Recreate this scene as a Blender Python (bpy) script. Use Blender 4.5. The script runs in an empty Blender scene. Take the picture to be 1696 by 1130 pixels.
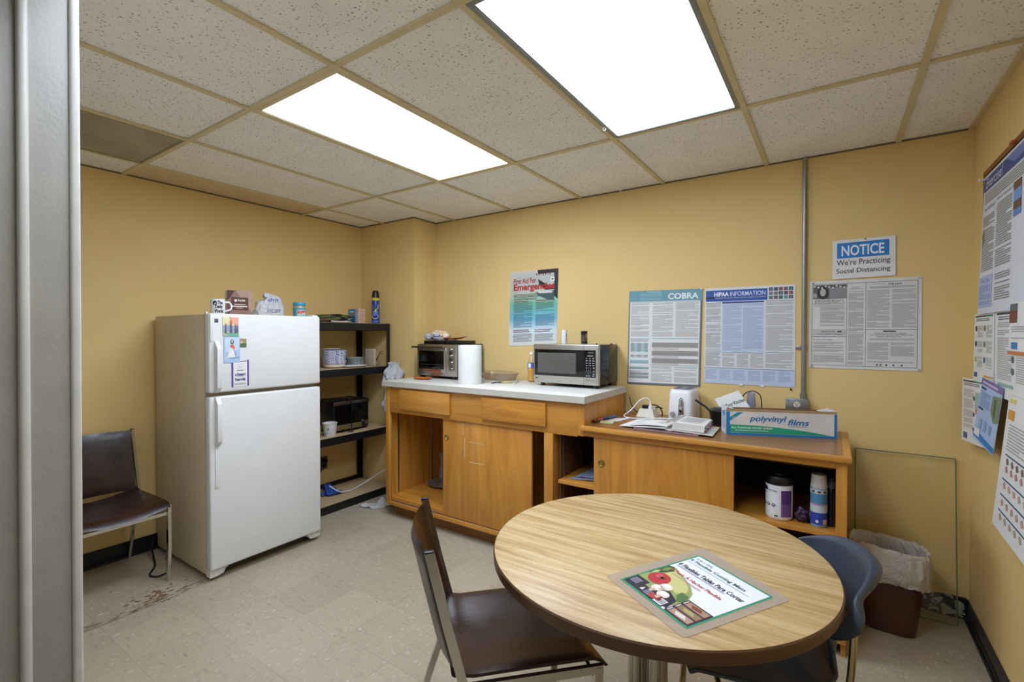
import bpy, bmesh, math, random
from math import sin, cos, pi, radians, sqrt
from mathutils import Vector, Matrix, noise

C = bpy.context.scene.collection
R = random.Random(7)

# ------------------------------------------------------------------ camera, world, exposure
scene = bpy.context.scene
cam_data = bpy.data.cameras.new('camera')
cam_data.sensor_width = 36.0
cam_data.lens = 787.8 / 1696 * 36.0
cam_data.clip_start = 0.02
cam = bpy.data.objects.new('camera', cam_data)
C.objects.link(cam)
cam.location = (0, 0, 1.41)
cam.rotation_euler = (pi / 2 - 0.0134, 0, 0.5949)
scene.camera = cam
EXPOSURE = -0.20
LIGHT = 8.2
WORLD = 0.25
w = bpy.data.worlds.new('world')
scene.world = w
w.use_nodes = True
w.node_tree.nodes['Background'].inputs['Color'].default_value = (0.84, 0.84, 0.83, 1)
w.node_tree.nodes['Background'].inputs['Strength'].default_value = WORLD
vs = scene.view_settings
vs.view_transform = 'Standard'
vs.look = 'None'
vs.exposure = EXPOSURE
vs.gamma = 1.0
vs.use_curve_mapping = False

# ------------------------------------------------------------------ materials
def lin(h):
    h = h.lstrip('#')
    out = []
    for i in (0, 2, 4):
        c = int(h[i:i + 2], 16) / 255
        out.append(c / 12.92 if c <= 0.04045 else ((c + 0.055) / 1.055) ** 2.4)
    return (*out, 1)

MATS = {}
class NT:
    def __init__(s, name):
        s.m = bpy.data.materials.new(name)
        s.m.use_nodes = True
        s.t = s.m.node_tree
        s.t.nodes.clear()
        s.out = s.t.nodes.new('ShaderNodeOutputMaterial')
    def n(s, typ, ins=None, **kw):
        nd = s.t.nodes.new(typ)
        for k, v in kw.items():
            setattr(nd, k, v)
        for k, v in (ins or {}).items():
            sock = nd.inputs[k]
            if isinstance(v, bpy.types.NodeSocket):
                s.t.links.new(v, sock)
            else:
                sock.default_value = v
        return nd
    def ramp(s, fac, stops, interp='LINEAR'):
        nd = s.t.nodes.new('ShaderNodeValToRGB')
        cr = nd.color_ramp
        cr.interpolation = interp
        while len(cr.elements) < len(stops):
            cr.elements.new(0.5)
        for e, (p, c) in zip(cr.elements, stops):
            e.position = p
            e.color = c if not isinstance(c, str) else lin(c)
        s.t.links.new(fac, nd.inputs[0])
        return nd.outputs[0]
    def mix(s, fac, a, b, blend='MIX'):
        nd = s.t.nodes.new('ShaderNodeMix')
        nd.data_type = 'RGBA'
        nd.blend_type = blend
        for i, v in ((0, fac), (6, a), (7, b)):
            if isinstance(v, bpy.types.NodeSocket):
                s.t.links.new(v, nd.inputs[i])
            else:
                nd.inputs[i].default_value = v if not isinstance(v, str) else lin(v)
        return nd.outputs[2]
    def coord(s, scale=(1, 1, 1), kind='Object', rot=(0, 0, 0), loc=(0, 0, 0)):
        tc = s.n('ShaderNodeTexCoord')
        mp = s.n('ShaderNodeMapping', {'Vector': tc.outputs[kind], 'Scale': scale, 'Rotation': rot, 'Location': loc})
        return mp.outputs[0]
    def math(s, op, a, b=0.0):
        nd = s.n('ShaderNodeMath', operation=op)
        for i, v in ((0, a), (1, b)):
            if isinstance(v, bpy.types.NodeSocket):
                s.t.links.new(v, nd.inputs[i])
            else:
                nd.inputs[i].default_value = v
        return nd.outputs[0]
    def bsdf(s, color, rough=0.5, metal=0.0, normal=None, **ins):
        b = s.n('ShaderNodeBsdfPrincipled')
        def put(k, v):
            if isinstance(v, bpy.types.NodeSocket):
                s.t.links.new(v, b.inputs[k])
            else:
                b.inputs[k].default_value = lin(v) if isinstance(v, str) else v
        put('Base Color', color); put('Roughness', rough); put('Metallic', metal)
        if normal is not None:
            s.t.links.new(normal, b.inputs['Normal'])
        for k, v in ins.items():
            put(k.replace('_', ' '), v)
        s.t.links.new(b.outputs[0], s.out.inputs[0])
        return b
    def bump(s, height, strength=0.2, dist=0.01):
        return s.n('ShaderNodeBump', {'Height': height, 'Strength': strength, 'Distance': dist}).outputs[0]

def plain(name, color, rough=0.5, metal=0.0, vary=0.06, scale=14.0, bump=0.0, bscale=200.0, **kw):
    """a single-colour material with a slight procedural mottle"""
    if name in MATS:
        return MATS[name]
    t = NT(name)
    co = t.coord()
    nz = t.n('ShaderNodeTexNoise', {'Vector': co, 'Scale': scale, 'Detail': 3.0})
    c = lin(color)
    lo = tuple(x * (1 - vary) for x in c[:3]) + (1,)
    hi = tuple(min(1, x * (1 + vary)) for x in c[:3]) + (1,)
    col = t.ramp(nz.outputs[0], [(0.3, lo), (0.7, hi)])
    nm = None
    if bump:
        bz = t.n('ShaderNodeTexNoise', {'Vector': co, 'Scale': bscale, 'Detail': 3.0})
        nm = t.bump(bz.outputs[0], bump, 0.004)
    t.bsdf(col, rough, metal, nm, **kw)
    MATS[name] = t.m
    return t.m

def wood(name, light, dark, axis='x', rough=0.42, fine=1.0, blotch=0.35, coat=0.0):
    if name in MATS:
        return MATS[name]
    t = NT(name)
    k = {'x': (1.2, 14, 14), 'y': (14, 1.2, 14), 'z': (14, 14, 1.2)}[axis]
    co = t.coord(tuple(v * fine for v in k))
    n1 = t.n('ShaderNodeTexNoise', {'Vector': co, 'Scale': 1.0, 'Detail': 5.0, 'Roughness': 0.65, 'Distortion': 1.3})
    base = t.ramp(n1.outputs[0], [(0.32, dark), (0.66, light)])
    k2 = {'x': (3, 190, 190), 'y': (190, 3, 190), 'z': (190, 190, 3)}[axis]
    n2 = t.n('ShaderNodeTexNoise', {'Vector': t.coord(k2), 'Scale': 1.0, 'Detail': 2.0})
    base = t.mix(t.math('MULTIPLY', n2.outputs[0], 0.35), base, dark)
    n3 = t.n('ShaderNodeTexNoise', {'Vector': t.coord((3, 3, 3)), 'Scale': 1.0, 'Detail': 2.0})
    base = t.mix(t.math('MULTIPLY', n3.outputs[0], blotch), base, dark)
    t.bsdf(base, rough, 0.0, t.bump(n2.outputs[0], 0.05, 0.002), Coat_Weight=coat)
    MATS[name] = t.m
    return t.m

def thin_clear(name, tint, alpha=0.15, rough=0.05):
    """thin clear sheet: mostly see-through, a little body colour, a reflection at glancing angles"""
    if name in MATS:
        return MATS[name]
    t = NT(name)
    nz = t.n('ShaderNodeTexNoise', {'Vector': t.coord(), 'Scale': 9.0})
    tr = t.n('ShaderNodeBsdfTransparent', {'Color': lin(tint)})
    df = t.n('ShaderNodeBsdfDiffuse', {'Color': t.ramp(nz.outputs[0], [(0.3, tint), (0.7, tint)])})
    gl = t.n('ShaderNodeBsdfGlossy', {'Color': (1, 1, 1, 1), 'Roughness': rough})
    lw = t.n('ShaderNodeLayerWeight', {'Blend': 0.5})
    fac = t.math('ADD', t.math('MULTIPLY', t.math('POWER', lw.outputs['Facing'], 4.0), 0.5), 0.035)
    m1 = t.n('ShaderNodeMixShader', {0: alpha, 1: tr.outputs[0], 2: df.outputs[0]})
    m2 = t.n('ShaderNodeMixShader', {0: fac, 1: m1.outputs[0], 2: gl.outputs[0]})
    t.t.links.new(m2.outputs[0], t.out.inputs[0])
    MATS[name] = t.m
    return t.m

def film(name, color, trans=0.35, rough=0.45, speck=None):
    """thin plastic bag film: diffuse plus light coming through"""
    if name in MATS:
        return MATS[name]
    t = NT(name)
    nz = t.n('ShaderNodeTexNoise', {'Vector': t.coord(), 'Scale': 22.0, 'Detail': 4.0})
    c = lin(color)
    col = t.ramp(nz.outputs[0], [(0.3, tuple(x * .92 for x in c[:3]) + (1,)), (0.7, c)])
    cr1 = t.n('ShaderNodeTexNoise', {'Vector': t.coord((9, 9, 5)), 'Scale': 1.0, 'Detail': 3.0, 'Distortion': 2.5})
    cr2 = t.math('ABSOLUTE', t.math('SUBTRACT', cr1.outputs[0], 0.5))
    p = t.n('ShaderNodeBsdfPrincipled', {'Base Color': col, 'Roughness': rough, 'Normal': t.bump(cr2, .9, .03)})
    tl = t.n('ShaderNodeBsdfTranslucent', {'Color': col})
    m = t.n('ShaderNodeMixShader', {0: trans, 1: p.outputs[0], 2: tl.outputs[0]})
    t.t.links.new(m.outputs[0], t.out.inputs[0])
    MATS[name] = t.m
    return t.m

def glow(name, color, strength):
    t = NT(name)
    nz = t.n('ShaderNodeTexNoise', {'Vector': t.coord(), 'Scale': 3.0})
    c = t.ramp(nz.outputs[0], [(0.2, color), (0.8, color)])
    e = t.n('ShaderNodeEmission', {'Color': c, 'Strength': strength})
    t.t.links.new(e.outputs[0], t.out.inputs[0])
    return t.m

# walls: yellow painted wallboard with an orange-peel texture
def wall_mat(name, color):
    t = NT(name)
    co = t.coord()
    n1 = t.n('ShaderNodeTexNoise', {'Vector': co, 'Scale': 2.2, 'Detail': 3.0})
    c = lin(color)
    col = t.ramp(n1.outputs[0], [(0.3, tuple(x * .965 for x in c[:3]) + (1,)), (0.7, c)])
    n2 = t.n('ShaderNodeTexNoise', {'Vector': co, 'Scale': 110.0, 'Detail': 2.0})
    t.bsdf(col, 0.62, 0, t.bump(n2.outputs[0], 0.22, 0.003), Specular_IOR_Level=0.3)
    return t.m
M_WALL = wall_mat('yellow_wall_paint', 'e4c685')
M_HALL = wall_mat('grey_hall_paint', 'd0cdc6')

# floor: 12 inch vinyl composition tiles, marbled, scuffed, stained near the fridge
def floor_mat():
    t = NT('vinyl_floor_tile')
    tc = t.n('ShaderNodeTexCoord').outputs['Object']
    sep = t.n('ShaderNodeSeparateXYZ', {0: tc})
    T = 0.3048
    def edge(sock, off):
        v = t.math('DIVIDE', t.math('SUBTRACT', sock, off), T)
        f = t.math('FRACT', v)
        d = t.math('ABSOLUTE', t.math('SUBTRACT', f, 0.5))
        return t.math('GREATER_THAN', d, 0.4965), t.math('FLOOR', v)
    ex, ix = edge(sep.outputs[0], -1.885)
    ey, iy = edge(sep.outputs[1], 0.770)
    seam = t.math('MAXIMUM', ex, ey)
    cell = t.n('ShaderNodeCombineXYZ', {0: ix, 1: iy})
    wn = t.n('ShaderNodeTexWhiteNoise', {'Vector': cell.outputs[0]})
    base = t.ramp(wn.outputs[0], [(0.0, 'a99c86'), (1.0, 'b5a992')])
    big = t.n('ShaderNodeTexNoise', {'Vector': t.coord((2.2, 2.2, 2.2)), 'Scale': 1.0, 'Detail': 5.0, 'Roughness': 0.6})
    base = t.mix(t.ramp(big.outputs[0], [(0.35, (0, 0, 0, 1)), (0.75, (.55, .55, .55, 1))]), base, 'a2977f')
    # marbling streaks
    st = t.n('ShaderNodeTexNoise', {'Vector': t.coord((14, 60, 60), rot=(0, 0, radians(28))), 'Scale': 1.0, 'Detail': 3.0, 'Roughness': 0.6})
    base = t.mix(t.ramp(st.outputs[0], [(0.54, (0, 0, 0, 1)), (0.74, (.5, .5, .5, 1))]), base, '8a7f6b')
    st2 = t.n('ShaderNodeTexNoise', {'Vector': t.coord((60, 30, 60), rot=(0, 0, radians(-20)), loc=(3, 7, 0)), 'Scale': 1.0, 'Detail': 2.0})
    base = t.mix(t.ramp(st2.outputs[0], [(0.60, (0, 0, 0, 1)), (0.75, (.6, .6, .6, 1))]), base, 'd8d1c0')
    # short dark scuffs
    sc = t.n('ShaderNodeTexNoise', {'Vector': t.coord((11, 62, 50), rot=(0, 0, radians(52)), loc=(1, 2, 0)), 'Scale': 1.0, 'Detail': 1.0})
    base = t.mix(t.ramp(sc.outputs[0], [(0.70, (0, 0, 0, 1)), (0.77, (.5, .5, .5, 1))]), base, '5d5447')
    base = t.mix(t.math('MULTIPLY', seam, 0.38), base, '6e6553')
    # dirty old edge strip and rusty spots where an appliance stood
    def band(sock, c0, wdt):
        return t.math('LESS_THAN', t.math('ABSOLUTE', t.math('SUBTRACT', sock, c0)), wdt)
    dn = t.n('ShaderNodeTexNoise', {'Vector': t.coord((30, 14, 20)), 'Scale': 1.0, 'Detail': 4.0})
    strip = t.math('MULTIPLY', band(sep.outputs[0], -2.965, 0.035), t.ramp(dn.outputs[0], [(0.46, (0, 0, 0, 1)), (0.6, (.8, .8, .8, 1))]))
    strip = t.math('MULTIPLY', strip, t.math('LESS_THAN', sep.outputs[1], 1.25))
    base = t.mix(strip, base, '6b6455')
    line = t.math('MULTIPLY', band(sep.outputs[0], -2.928, 0.0035), t.math('LESS_THAN', sep.outputs[1], 1.1))
    base = t.mix(t.math('MULTIPLY', line, 0.7), base, '5f584a')
    dx = t.math('SUBTRACT', sep.outputs[0], -3.02); dy = t.math('SUBTRACT', sep.outputs[1], 1.04)
    dd = t.math('SQRT', t.math('ADD', t.math('MULTIPLY', dx, dx), t.math('MULTIPLY', t.math('MULTIPLY', dy, dy), 0.35)))
    rn = t.n('ShaderNodeTexNoise', {'Vector': t.coord((45, 28, 20), loc=(5, 1, 0)), 'Scale': 1.0, 'Detail': 3.0})
    rust = t.math('GREATER_THAN', t.math('SUBTRACT', rn.outputs[0], t.math('MULTIPLY', dd, 1.5)), 0.47)
    base = t.mix(t.math('MULTIPLY', rust, 0.75), base, '6b3f1d')
    rough = t.ramp(big.outputs[0], [(0.3, (.28, .28, .28, 1)), (0.7, (.5, .5, .5, 1))])
    t.bsdf(base, rough, 0, t.bump(seam, -0.15, 0.001))
    return t.m
M_FLOOR = floor_mat()

def tile_mat(name, base, pit):
    t = NT(name)
    co = t.coord()
    n1 = t.n('ShaderNodeTexNoise', {'Vector': co, 'Scale': 5.0, 'Detail': 3.0})
    c = lin(base)
    col = t.ramp(n1.outputs[0], [(0.3, tuple(x * .94 for x in c[:3]) + (1,)), (0.7, c)])
    def pits(sc, rot, lo, hi, strength):
        wob = t.n('ShaderNodeTexNoise', {'Vector': co, 'Scale': 60.0})
        cc = t.mix(0.012, t.coord((1, 1, 0), rot=(0, 0, rot)), wob.outputs[1])
        v = t.n('ShaderNodeTexVoronoi', {'Vector': cc, 'Scale': sc}, feature='F1')
        rnd = t.n('ShaderNodeSeparateColor', {0: v.outputs['Color']})
        th = t.math('ADD', t.math('MULTIPLY', rnd.outputs[0], hi - lo), lo)
        hit = t.math('LESS_THAN', v.outputs['Distance'], th)
        return t.math('MULTIPLY', hit, strength), hit
    a, ha = pits(72.0, 0.4, 0.0, 0.31, 0.55)
    b, hb = pits(120.0, 1.1, -0.06, 0.30, 0.45)
    col = t.mix(a, col, pit)
    col = t.mix(b, col, pit)
    h = t.math('MAXIMUM', ha, hb)
    t.bsdf(col, 0.9, 0, t.bump(h, -0.25, 0.003), Specular_IOR_Level=0.1)
    return t.m
M_TILE = tile_mat('fissured_ceiling_tile', 'f6f4ef', '5a5143')
M_TILE_STAIN = tile_mat('water_stained_ceiling_tile', 'dcc7a4', '6f593b')

M_TBAR = plain('beige_grid_paint', 'd2c49a', 0.55, vary=.05)
M_BASEB = plain('black_vinyl_base', '17161a', 0.35, vary=.2)
M_BASEPEEL = None
M_WHITE = plain('white_paint', 'd2cfc6', 0.4, bump=.08, bscale=90)
M_GREYTRIM = plain('grey_door_trim_paint', '9f9b91', 0.4, bump=.12, bscale=120)
M_MAPLE = wood('honey_maple', 'e0a244', 'b9792c', 'z', 0.38, coat=.15)
M_MAPLEX = wood('honey_maple_across', 'dda044', 'b9792c', 'x', 0.38, coat=.15)
M_MAPLEIN = wood('inner_maple', 'd59c48', 'a9702c', 'z', 0.5)
M_DESKTOP = wood('worn_desk_laminate', 'a8733c', '85562a', 'x', 0.33, blotch=.5, coat=.2)
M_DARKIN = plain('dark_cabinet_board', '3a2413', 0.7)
M_LAMINATE = plain('white_laminate', 'dcdad2', 0.35, vary=.03)
M_LAMEDGE = plain('laminate_edge', 'c3beb2', 0.4, vary=.05)
M_CHROME = plain('chrome', 'c9c6bd', 0.14, 1.0, vary=.04)
M_STEEL = plain('brushed_stainless', 'c2beb6', 0.33, 1.0, vary=.05)
M_STEELD = plain('dark_stainless', '77746c', 0.38, 1.0, vary=.05)
M_ZINC = plain('galvanised_conduit', '9b9c9b', 0.38, 0.85, vary=.08)
M_ALU = plain('aluminium_strip', 'a6a8aa', 0.35, 0.9)
M_BRASS = plain('brass_pull', 'a48a52', 0.3, 0.9)
M_BLACK = plain('black_plastic', '0d0d10', 0.35, vary=.2)
M_BLACKM = plain('black_shelf_steel', '0f1013', 0.42, vary=.2)
M_BLACKG = plain('black_glass', '050507', 0.08, vary=.1)
M_MWWIN = plain('microwave_window_mesh', '55544d', 0.3, vary=.06, scale=60)
M_ENAMEL = plain('white_enamel', 'dededb', 0.34, vary=.02, bump=.04, bscale=260)
M_ENAMELS = plain('almond_enamel', 'c9bb9f', 0.42, vary=.03, bump=.06, bscale=260)
M_GASKET = plain('grey_gasket', '8f8a80', 0.6)
M_LEATHER = None
M_PART = plain('particle_board', 'bda37e', 0.7, vary=.16, scale=120)
M_PAPER = plain('white_paper', 'e4e3df', 0.6, vary=.02)
M_PLASTICW = plain('white_plastic', 'e9e9ec', 0.32, vary=.02)
M_INK = plain('black_ink', '1b1a1c', 0.6)
M_GREYINK = plain('grey_print', 'a09e99', 0.6)
M_GREYINK2 = plain('mid_grey_print', 'aba9a4', 0.6)

def leather():
    t = NT('brown_vinyl_leather')
    co = t.coord()
    n1 = t.n('ShaderNodeTexNoise', {'Vector': co, 'Scale': 6.0, 'Detail': 4.0, 'Roughness': .6})
    col = t.ramp(n1.outputs[0], [(0.3, '23110b'), (0.55, '2f160e'), (0.8, '3a1c11')])
    n2 = t.n('ShaderNodeTexNoise', {'Vector': t.coord((30, 90, 90)), 'Scale': 1.0, 'Detail': 4.0})
    n3 = t.n('ShaderNodeTexNoise', {'Vector': co, 'Scale': 9.0, 'Detail': 2.0})
    h = t.math('ADD', t.math('MULTIPLY', n2.outputs[0], .25), n3.outputs[0])
    rough = t.ramp(n1.outputs[0], [(0.3, (.24, .24, .24, 1)), (0.7, (.42, .42, .42, 1))])
    t.bsdf(col, rough, 0, t.bump(h, .10, .01))
    return t.m
M_LEATHER = leather()

def table_lam():
    t = NT('light_oak_laminate')
    rot = radians(-58)
    n1 = t.n('ShaderNodeTexNoise', {'Vector': t.coord((2.4, 44, 1), rot=(0, 0, rot)), 'Scale': 1.0, 'Detail': 6.0, 'Roughness': .62, 'Distortion': .5})
    col = t.ramp(n1.outputs[0], [(0.28, '97754a'), (0.46, 'b89a68'), (0.62, 'cbb285'), (0.8, 'c0a372')])
    n2 = t.n('ShaderNodeTexNoise', {'Vector': t.coord((70, 260, 1), rot=(0, 0, rot)), 'Scale': 1.0, 'Detail': 2.0})
    col = t.mix(t.ramp(n2.outputs[0], [(0.55, (0, 0, 0, 1)), (0.75, (.45, .45, .45, 1))]), col, '9b7743')
    t.bsdf(col, 0.42, 0, None)
    return t.m
M_TABLE = table_lam()
M_TEDGE = plain('brown_table_edge', '55371f', 0.35, vary=.1)
M_TEDGE2 = plain('tan_table_edge', '7d6443', 0.4, vary=.1)

# ------------------------------------------------------------------ mesh building
class M:
    def __init__(s):
        s.v = []; s.f = []
    def add(s, vs, fs):
        o = len(s.v)
        s.v += [tuple(v) for v in vs]
        s.f += [tuple(i + o for i in f) for f in fs]
        return s
    def bm(s, b, mat=None):
        b.verts.index_update()
        s.add([(mat @ v.co if mat else v.co) for v in b.verts], [[v.index for v in f.verts] for f in b.faces])
        b.free()
        return s
    def box(s, x0, y0, z0, x1, y1, z1, bev=0.0, seg=2, mat=None):
        b = bmesh.new()
        bmesh.ops.create_cube(b, size=1)
        sx, sy, sz = abs(x1 - x0), abs(y1 - y0), abs(z1 - z0)
        bmesh.ops.scale(b, vec=(sx, sy, sz), verts=b.verts)
        bmesh.ops.translate(b, vec=((x0 + x1) / 2, (y0 + y1) / 2, (z0 + z1) / 2), verts=b.verts)
        if bev > 0:
            bmesh.ops.bevel(b, geom=b.edges[:], offset=min(bev, .49 * min(sx, sy, sz)), segments=seg, profile=.5, affect='EDGES')
        return s.bm(b, mat)
    def cyl(s, p0, p1, r0, r1=None, seg=20, caps=True):
        r1 = r0 if r1 is None else r1
        p0, p1 = Vector(p0), Vector(p1)
        d = (p1 - p0).normalized()
        u = d.orthogonal().normalized(); w_ = d.cross(u)
        vs = []
        for p, r in ((p0, r0), (p1, r1)):
            for i in range(seg):
                a = 2 * pi * i / seg
                vs.append(p + (u * cos(a) + w_ * sin(a)) * r)
        fs = [(i, (i + 1) % seg, seg + (i + 1) % seg, seg + i) for i in range(seg)]
        if caps:
            fs += [tuple(range(seg))[::-1], tuple(range(seg, 2 * seg))]
        return s.add(vs, fs)
    def sweep(s, path, prof, closed=False, up=None):
        """carry a closed 2-D profile along a polyline"""
        P = [Vector(p) for p in path]
        n = len(P); k = len(prof)
        tang = []
        for i in range(n):
            a = P[(i - 1) % n] if (closed or i > 0) else P[i]
            b = P[(i + 1) % n] if (closed or i < n - 1) else P[i]
            tang.append((b - a).normalized())
        nrm = Vector(up) if up else tang[0].orthogonal()
        vs = []
        for i in range(n):
            t = tang[i]
            nrm = (nrm - t * nrm.dot(t))
            if nrm.length < 1e-5:
                nrm = t.orthogonal()
            nrm.normalize()
            bi = t.cross(nrm)
            sc = 1.0
            if 0 < i < n - 1:
                c_ = (P[i] - P[i - 1]).normalized().dot(t)
                sc = 1 / max(.5, c_)
            for (a, b) in prof:
                vs.append(P[i] + nrm * a + bi * b * 1.0)
        fs = []
        for i in range(n if closed else n - 1):
            j = (i + 1) % n
            for q in range(k):
                fs.append((i * k + q, i * k + (q + 1) % k, j * k + (q + 1) % k, j * k + q))
        if not closed:
            fs += [tuple(range(k))[::-1], tuple(range((n - 1) * k, n * k))]
        return s.add(vs, fs)
    def tube(s, path, r, seg=8, closed=False):
        if not closed and len(path) >= 4:
            P = [Vector(q) for q in path]; P = [P[0] * 2 - P[1]] + P + [P[-1] * 2 - P[-2]]; path = []
            for i in range(1, len(P) - 2):
                a, b, c, d_ = P[i - 1:i + 3]
                for k in range(5):
                    q = k / 5
                    path.append(.5 * (2 * b + (c - a) * q + (2 * a - 5 * b + 4 * c - d_) * q * q + (3 * b - a - 3 * c + d_) * q ** 3))
            path.append(P[-2])
        return s.sweep(path, [(r * cos(2 * pi * i / seg), r * sin(2 * pi * i / seg)) for i in range(seg)], closed)
    def bar(s, path, a, b, up):
        return s.sweep(path, [(-a / 2, -b / 2), (a / 2, -b / 2), (a / 2, b / 2), (-a / 2, b / 2)], False, up)
    def lathe(s, prof, cx, cy, seg=28, cap0=True, cap1=True, sx=1.0, sy=1.0):
        vs = []; n = len(prof)
        for r, z in prof:
            for i in range(seg):
                a = 2 * pi * i / seg
                vs.append((cx + r * cos(a) * sx, cy + r * sin(a) * sy, z))
        fs = []
        for q in range(n - 1):
            for i in range(seg):
                fs.append((q * seg + i, q * seg + (i + 1) % seg, (q + 1) * seg + (i + 1) % seg, (q + 1) * seg + i))
        if cap0: fs.append(tuple(range(seg))[::-1])
        if cap1: fs.append(tuple(range((n - 1) * seg, n * seg)))
        return s.add(vs, fs)
    def grid(s, fn, nu, nv, wrap=False):
        vs = [fn(i / nu, j / nv) for j in range(nv + 1) for i in range(nu + (0 if wrap else 1))]
        k = nu if wrap else nu + 1
        fs = []
        for j in range(nv):
            for i in range(nu):
                a, b = j * k + i, j * k + (i + 1) % k
                fs.append((a, b, b + k, a + k))
        return s.add(vs, fs)
    def slab(s, fn, nu, nv, th):
        """closed sheet of thickness th (number, or function of u,v) under the surface fn"""
        e = 1e-3
        def nr(u, v):
            a = Vector(fn(min(1, u + e), v)) - Vector(fn(max(0, u - e), v))
            b = Vector(fn(u, min(1, v + e))) - Vector(fn(u, max(0, v - e)))
            n = a.cross(b)
            return n.normalized() if n.length > 1e-12 else Vector((0, 0, 1))
        top = []; bot = []
        for j in range(nv + 1):
            for i in range(nu + 1):
                u, v = i / nu, j / nv
                p = Vector(fn(u, v)); tt = th(u, v) if callable(th) else th
                top.append(p); bot.append(p - nr(u, v) * tt)
        k = nu + 1; N = len(top)
        fs = []
        for j in range(nv):
            for i in range(nu):
                a = j * k + i
                fs.append((a, a + 1, a + 1 + k, a + k))
                fs.append((N + a, N + a + k, N + a + 1 + k, N + a + 1))
        for i in range(nu):
            fs.append((i + 1, i, N + i, N + i + 1))
            a = nv * k + i
            fs.append((a, a + 1, N + a + 1, N + a))
        for j in range(nv):
            a = j * k
            fs.append((a, a + k, N + a + k, N + a))
            a = j * k + nu
            fs.append((a + k, a, N + a, N + a + k))
        return s.add(top + bot, fs)
    def prism(s, poly, fn, d0, d1):
        """polygon (2-D points) extruded between depths d0,d1; fn(a,b,d) -> 3-D"""
        n = len(poly)
        vs = [fn(a, b, d0) for a, b in poly] + [fn(a, b, d1) for a, b in poly]
        fs = [tuple(range(n))[::-1], tuple(range(n, 2 * n))] + [(i, (i + 1) % n, n + (i + 1) % n, n + i) for i in range(n)]
        return s.add(vs, fs)
    def ball(s, c, r, seg=20, rings=12, fn=None):
        def f(u, v):
            a, b = 2 * pi * u, pi * (v - .5)
            d = Vector((cos(a) * cos(b), sin(a) * cos(b), sin(b)))
            k = fn(d) if fn else 1.0
            return (c[0] + d.x * r[0] * k, c[1] + d.y * r[1] * k, c[2] + d.z * r[2] * k)
        return s.grid(f, seg, rings, True)

def rr(a, ax, ay, n=3.2):
    c, s_ = cos(a), sin(a)
    return ax * abs(c) ** (2 / n) * (1 if c >= 0 else -1), ay * abs(s_) ** (2 / n) * (1 if s_ >= 0 else -1)
INV = {}
def mesh_from(m, name, mat, inv=None, smooth=True, ang=38):
    me = bpy.data.meshes.new(name)
    vs = [tuple(inv @ Vector(v)) for v in m.v] if inv is not None else m.v
    me.from_pydata(vs, [], m.f)
    b = bmesh.new(); b.from_mesh(me)
    bmesh.ops.remove_doubles(b, verts=b.verts, dist=1e-5)
    bmesh.ops.recalc_face_normals(b, faces=b.faces)
    b.to_mesh(me); b.free()
    me.validate()
    if smooth:
        me.polygons.foreach_set('use_smooth', [True] * len(me.polygons))
        me.set_sharp_from_angle(angle=radians(ang))
    me.materials.append(mat)
    return me

def obj(name, m, mat, parent=None, smooth=True, ang=38, label=None):
    inv = INV.get(parent.name) if parent is not None else None
    o = bpy.data.objects.new(name, mesh_from(m, name, mat, inv, smooth, ang))
    C.objects.link(o)
    if parent is not None:
        o.parent = parent
        if inv is not None:
            INV[o.name] = inv
    if label:
        o['label'] = label
    return o

def thing(name, label, cat, loc, rz=0.0, group=None, world=True):
    o = bpy.data.objects.new(name, None)
    o.empty_display_size = .05
    C.objects.link(o)
    o.location = loc
    o.rotation_euler = (0, 0, rz)
    o['label'] = label; o['category'] = cat
    if group: o['group'] = group
    if world:
        INV[o.name] = (Matrix.Translation(loc) @ Matrix.Rotation(rz, 4, 'Z')).inverted()
    return o

def single(name, m, mat, label, cat, group=None, smooth=True, ang=38):
    xs = [v[0] for v in m.v]; ys = [v[1] for v in m.v]; zs = [v[2] for v in m.v]
    loc = Vector(((min(xs) + max(xs)) / 2, (min(ys) + max(ys)) / 2, min(zs)))
    inv = Matrix.Translation(loc).inverted()
    o = bpy.data.objects.new(name, mesh_from(m, name, mat, inv, smooth, ang))
    C.objects.link(o)
    o.location = loc
    INV[o.name] = inv
    o['label'] = label; o['category'] = cat
    if group: o['group'] = group
    return o

def struct(name, m, mat, parent=None, smooth=False):
    o = obj(name, m, mat, parent, smooth)
    o['kind'] = 'structure'
    return o

# text -> flat triangles, cached, normalised to its own box
_TXT = {}
def glyphs(s, bold=0.0, shear=0.0, spacing=1.0):
    k = (s, bold, shear, spacing)
    if k in _TXT: return _TXT[k]
    cu = bpy.data.curves.new('lettering_curve', 'FONT')
    cu.body = s; cu.size = 1.0; cu.offset = bold; cu.shear = shear; cu.space_character = spacing
    cu.resolution_u = 3
    o = bpy.data.objects.new('lettering_tmp', cu)
    C.objects.link(o)
    bpy.context.view_layer.update()
    me = bpy.data.meshes.new_from_object(o.evaluated_get(bpy.context.evaluated_depsgraph_get()))
    vs = [(v.co.x, v.co.y) for v in me.vertices]
    fs = [tuple(p.vertices) for p in me.polygons]
    bpy.data.objects.remove(o); bpy.data.curves.remove(cu); bpy.data.meshes.remove(me)
    x0 = min(a for a, b in vs); x1 = max(a for a, b in vs); y0 = min(b for a, b in vs); y1 = max(b for a, b in vs)
    r = ([((a - x0) / (x1 - x0), (b - y0) / (y1 - y0)) for a, b in vs], fs)
    _TXT[k] = r
    return r

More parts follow.
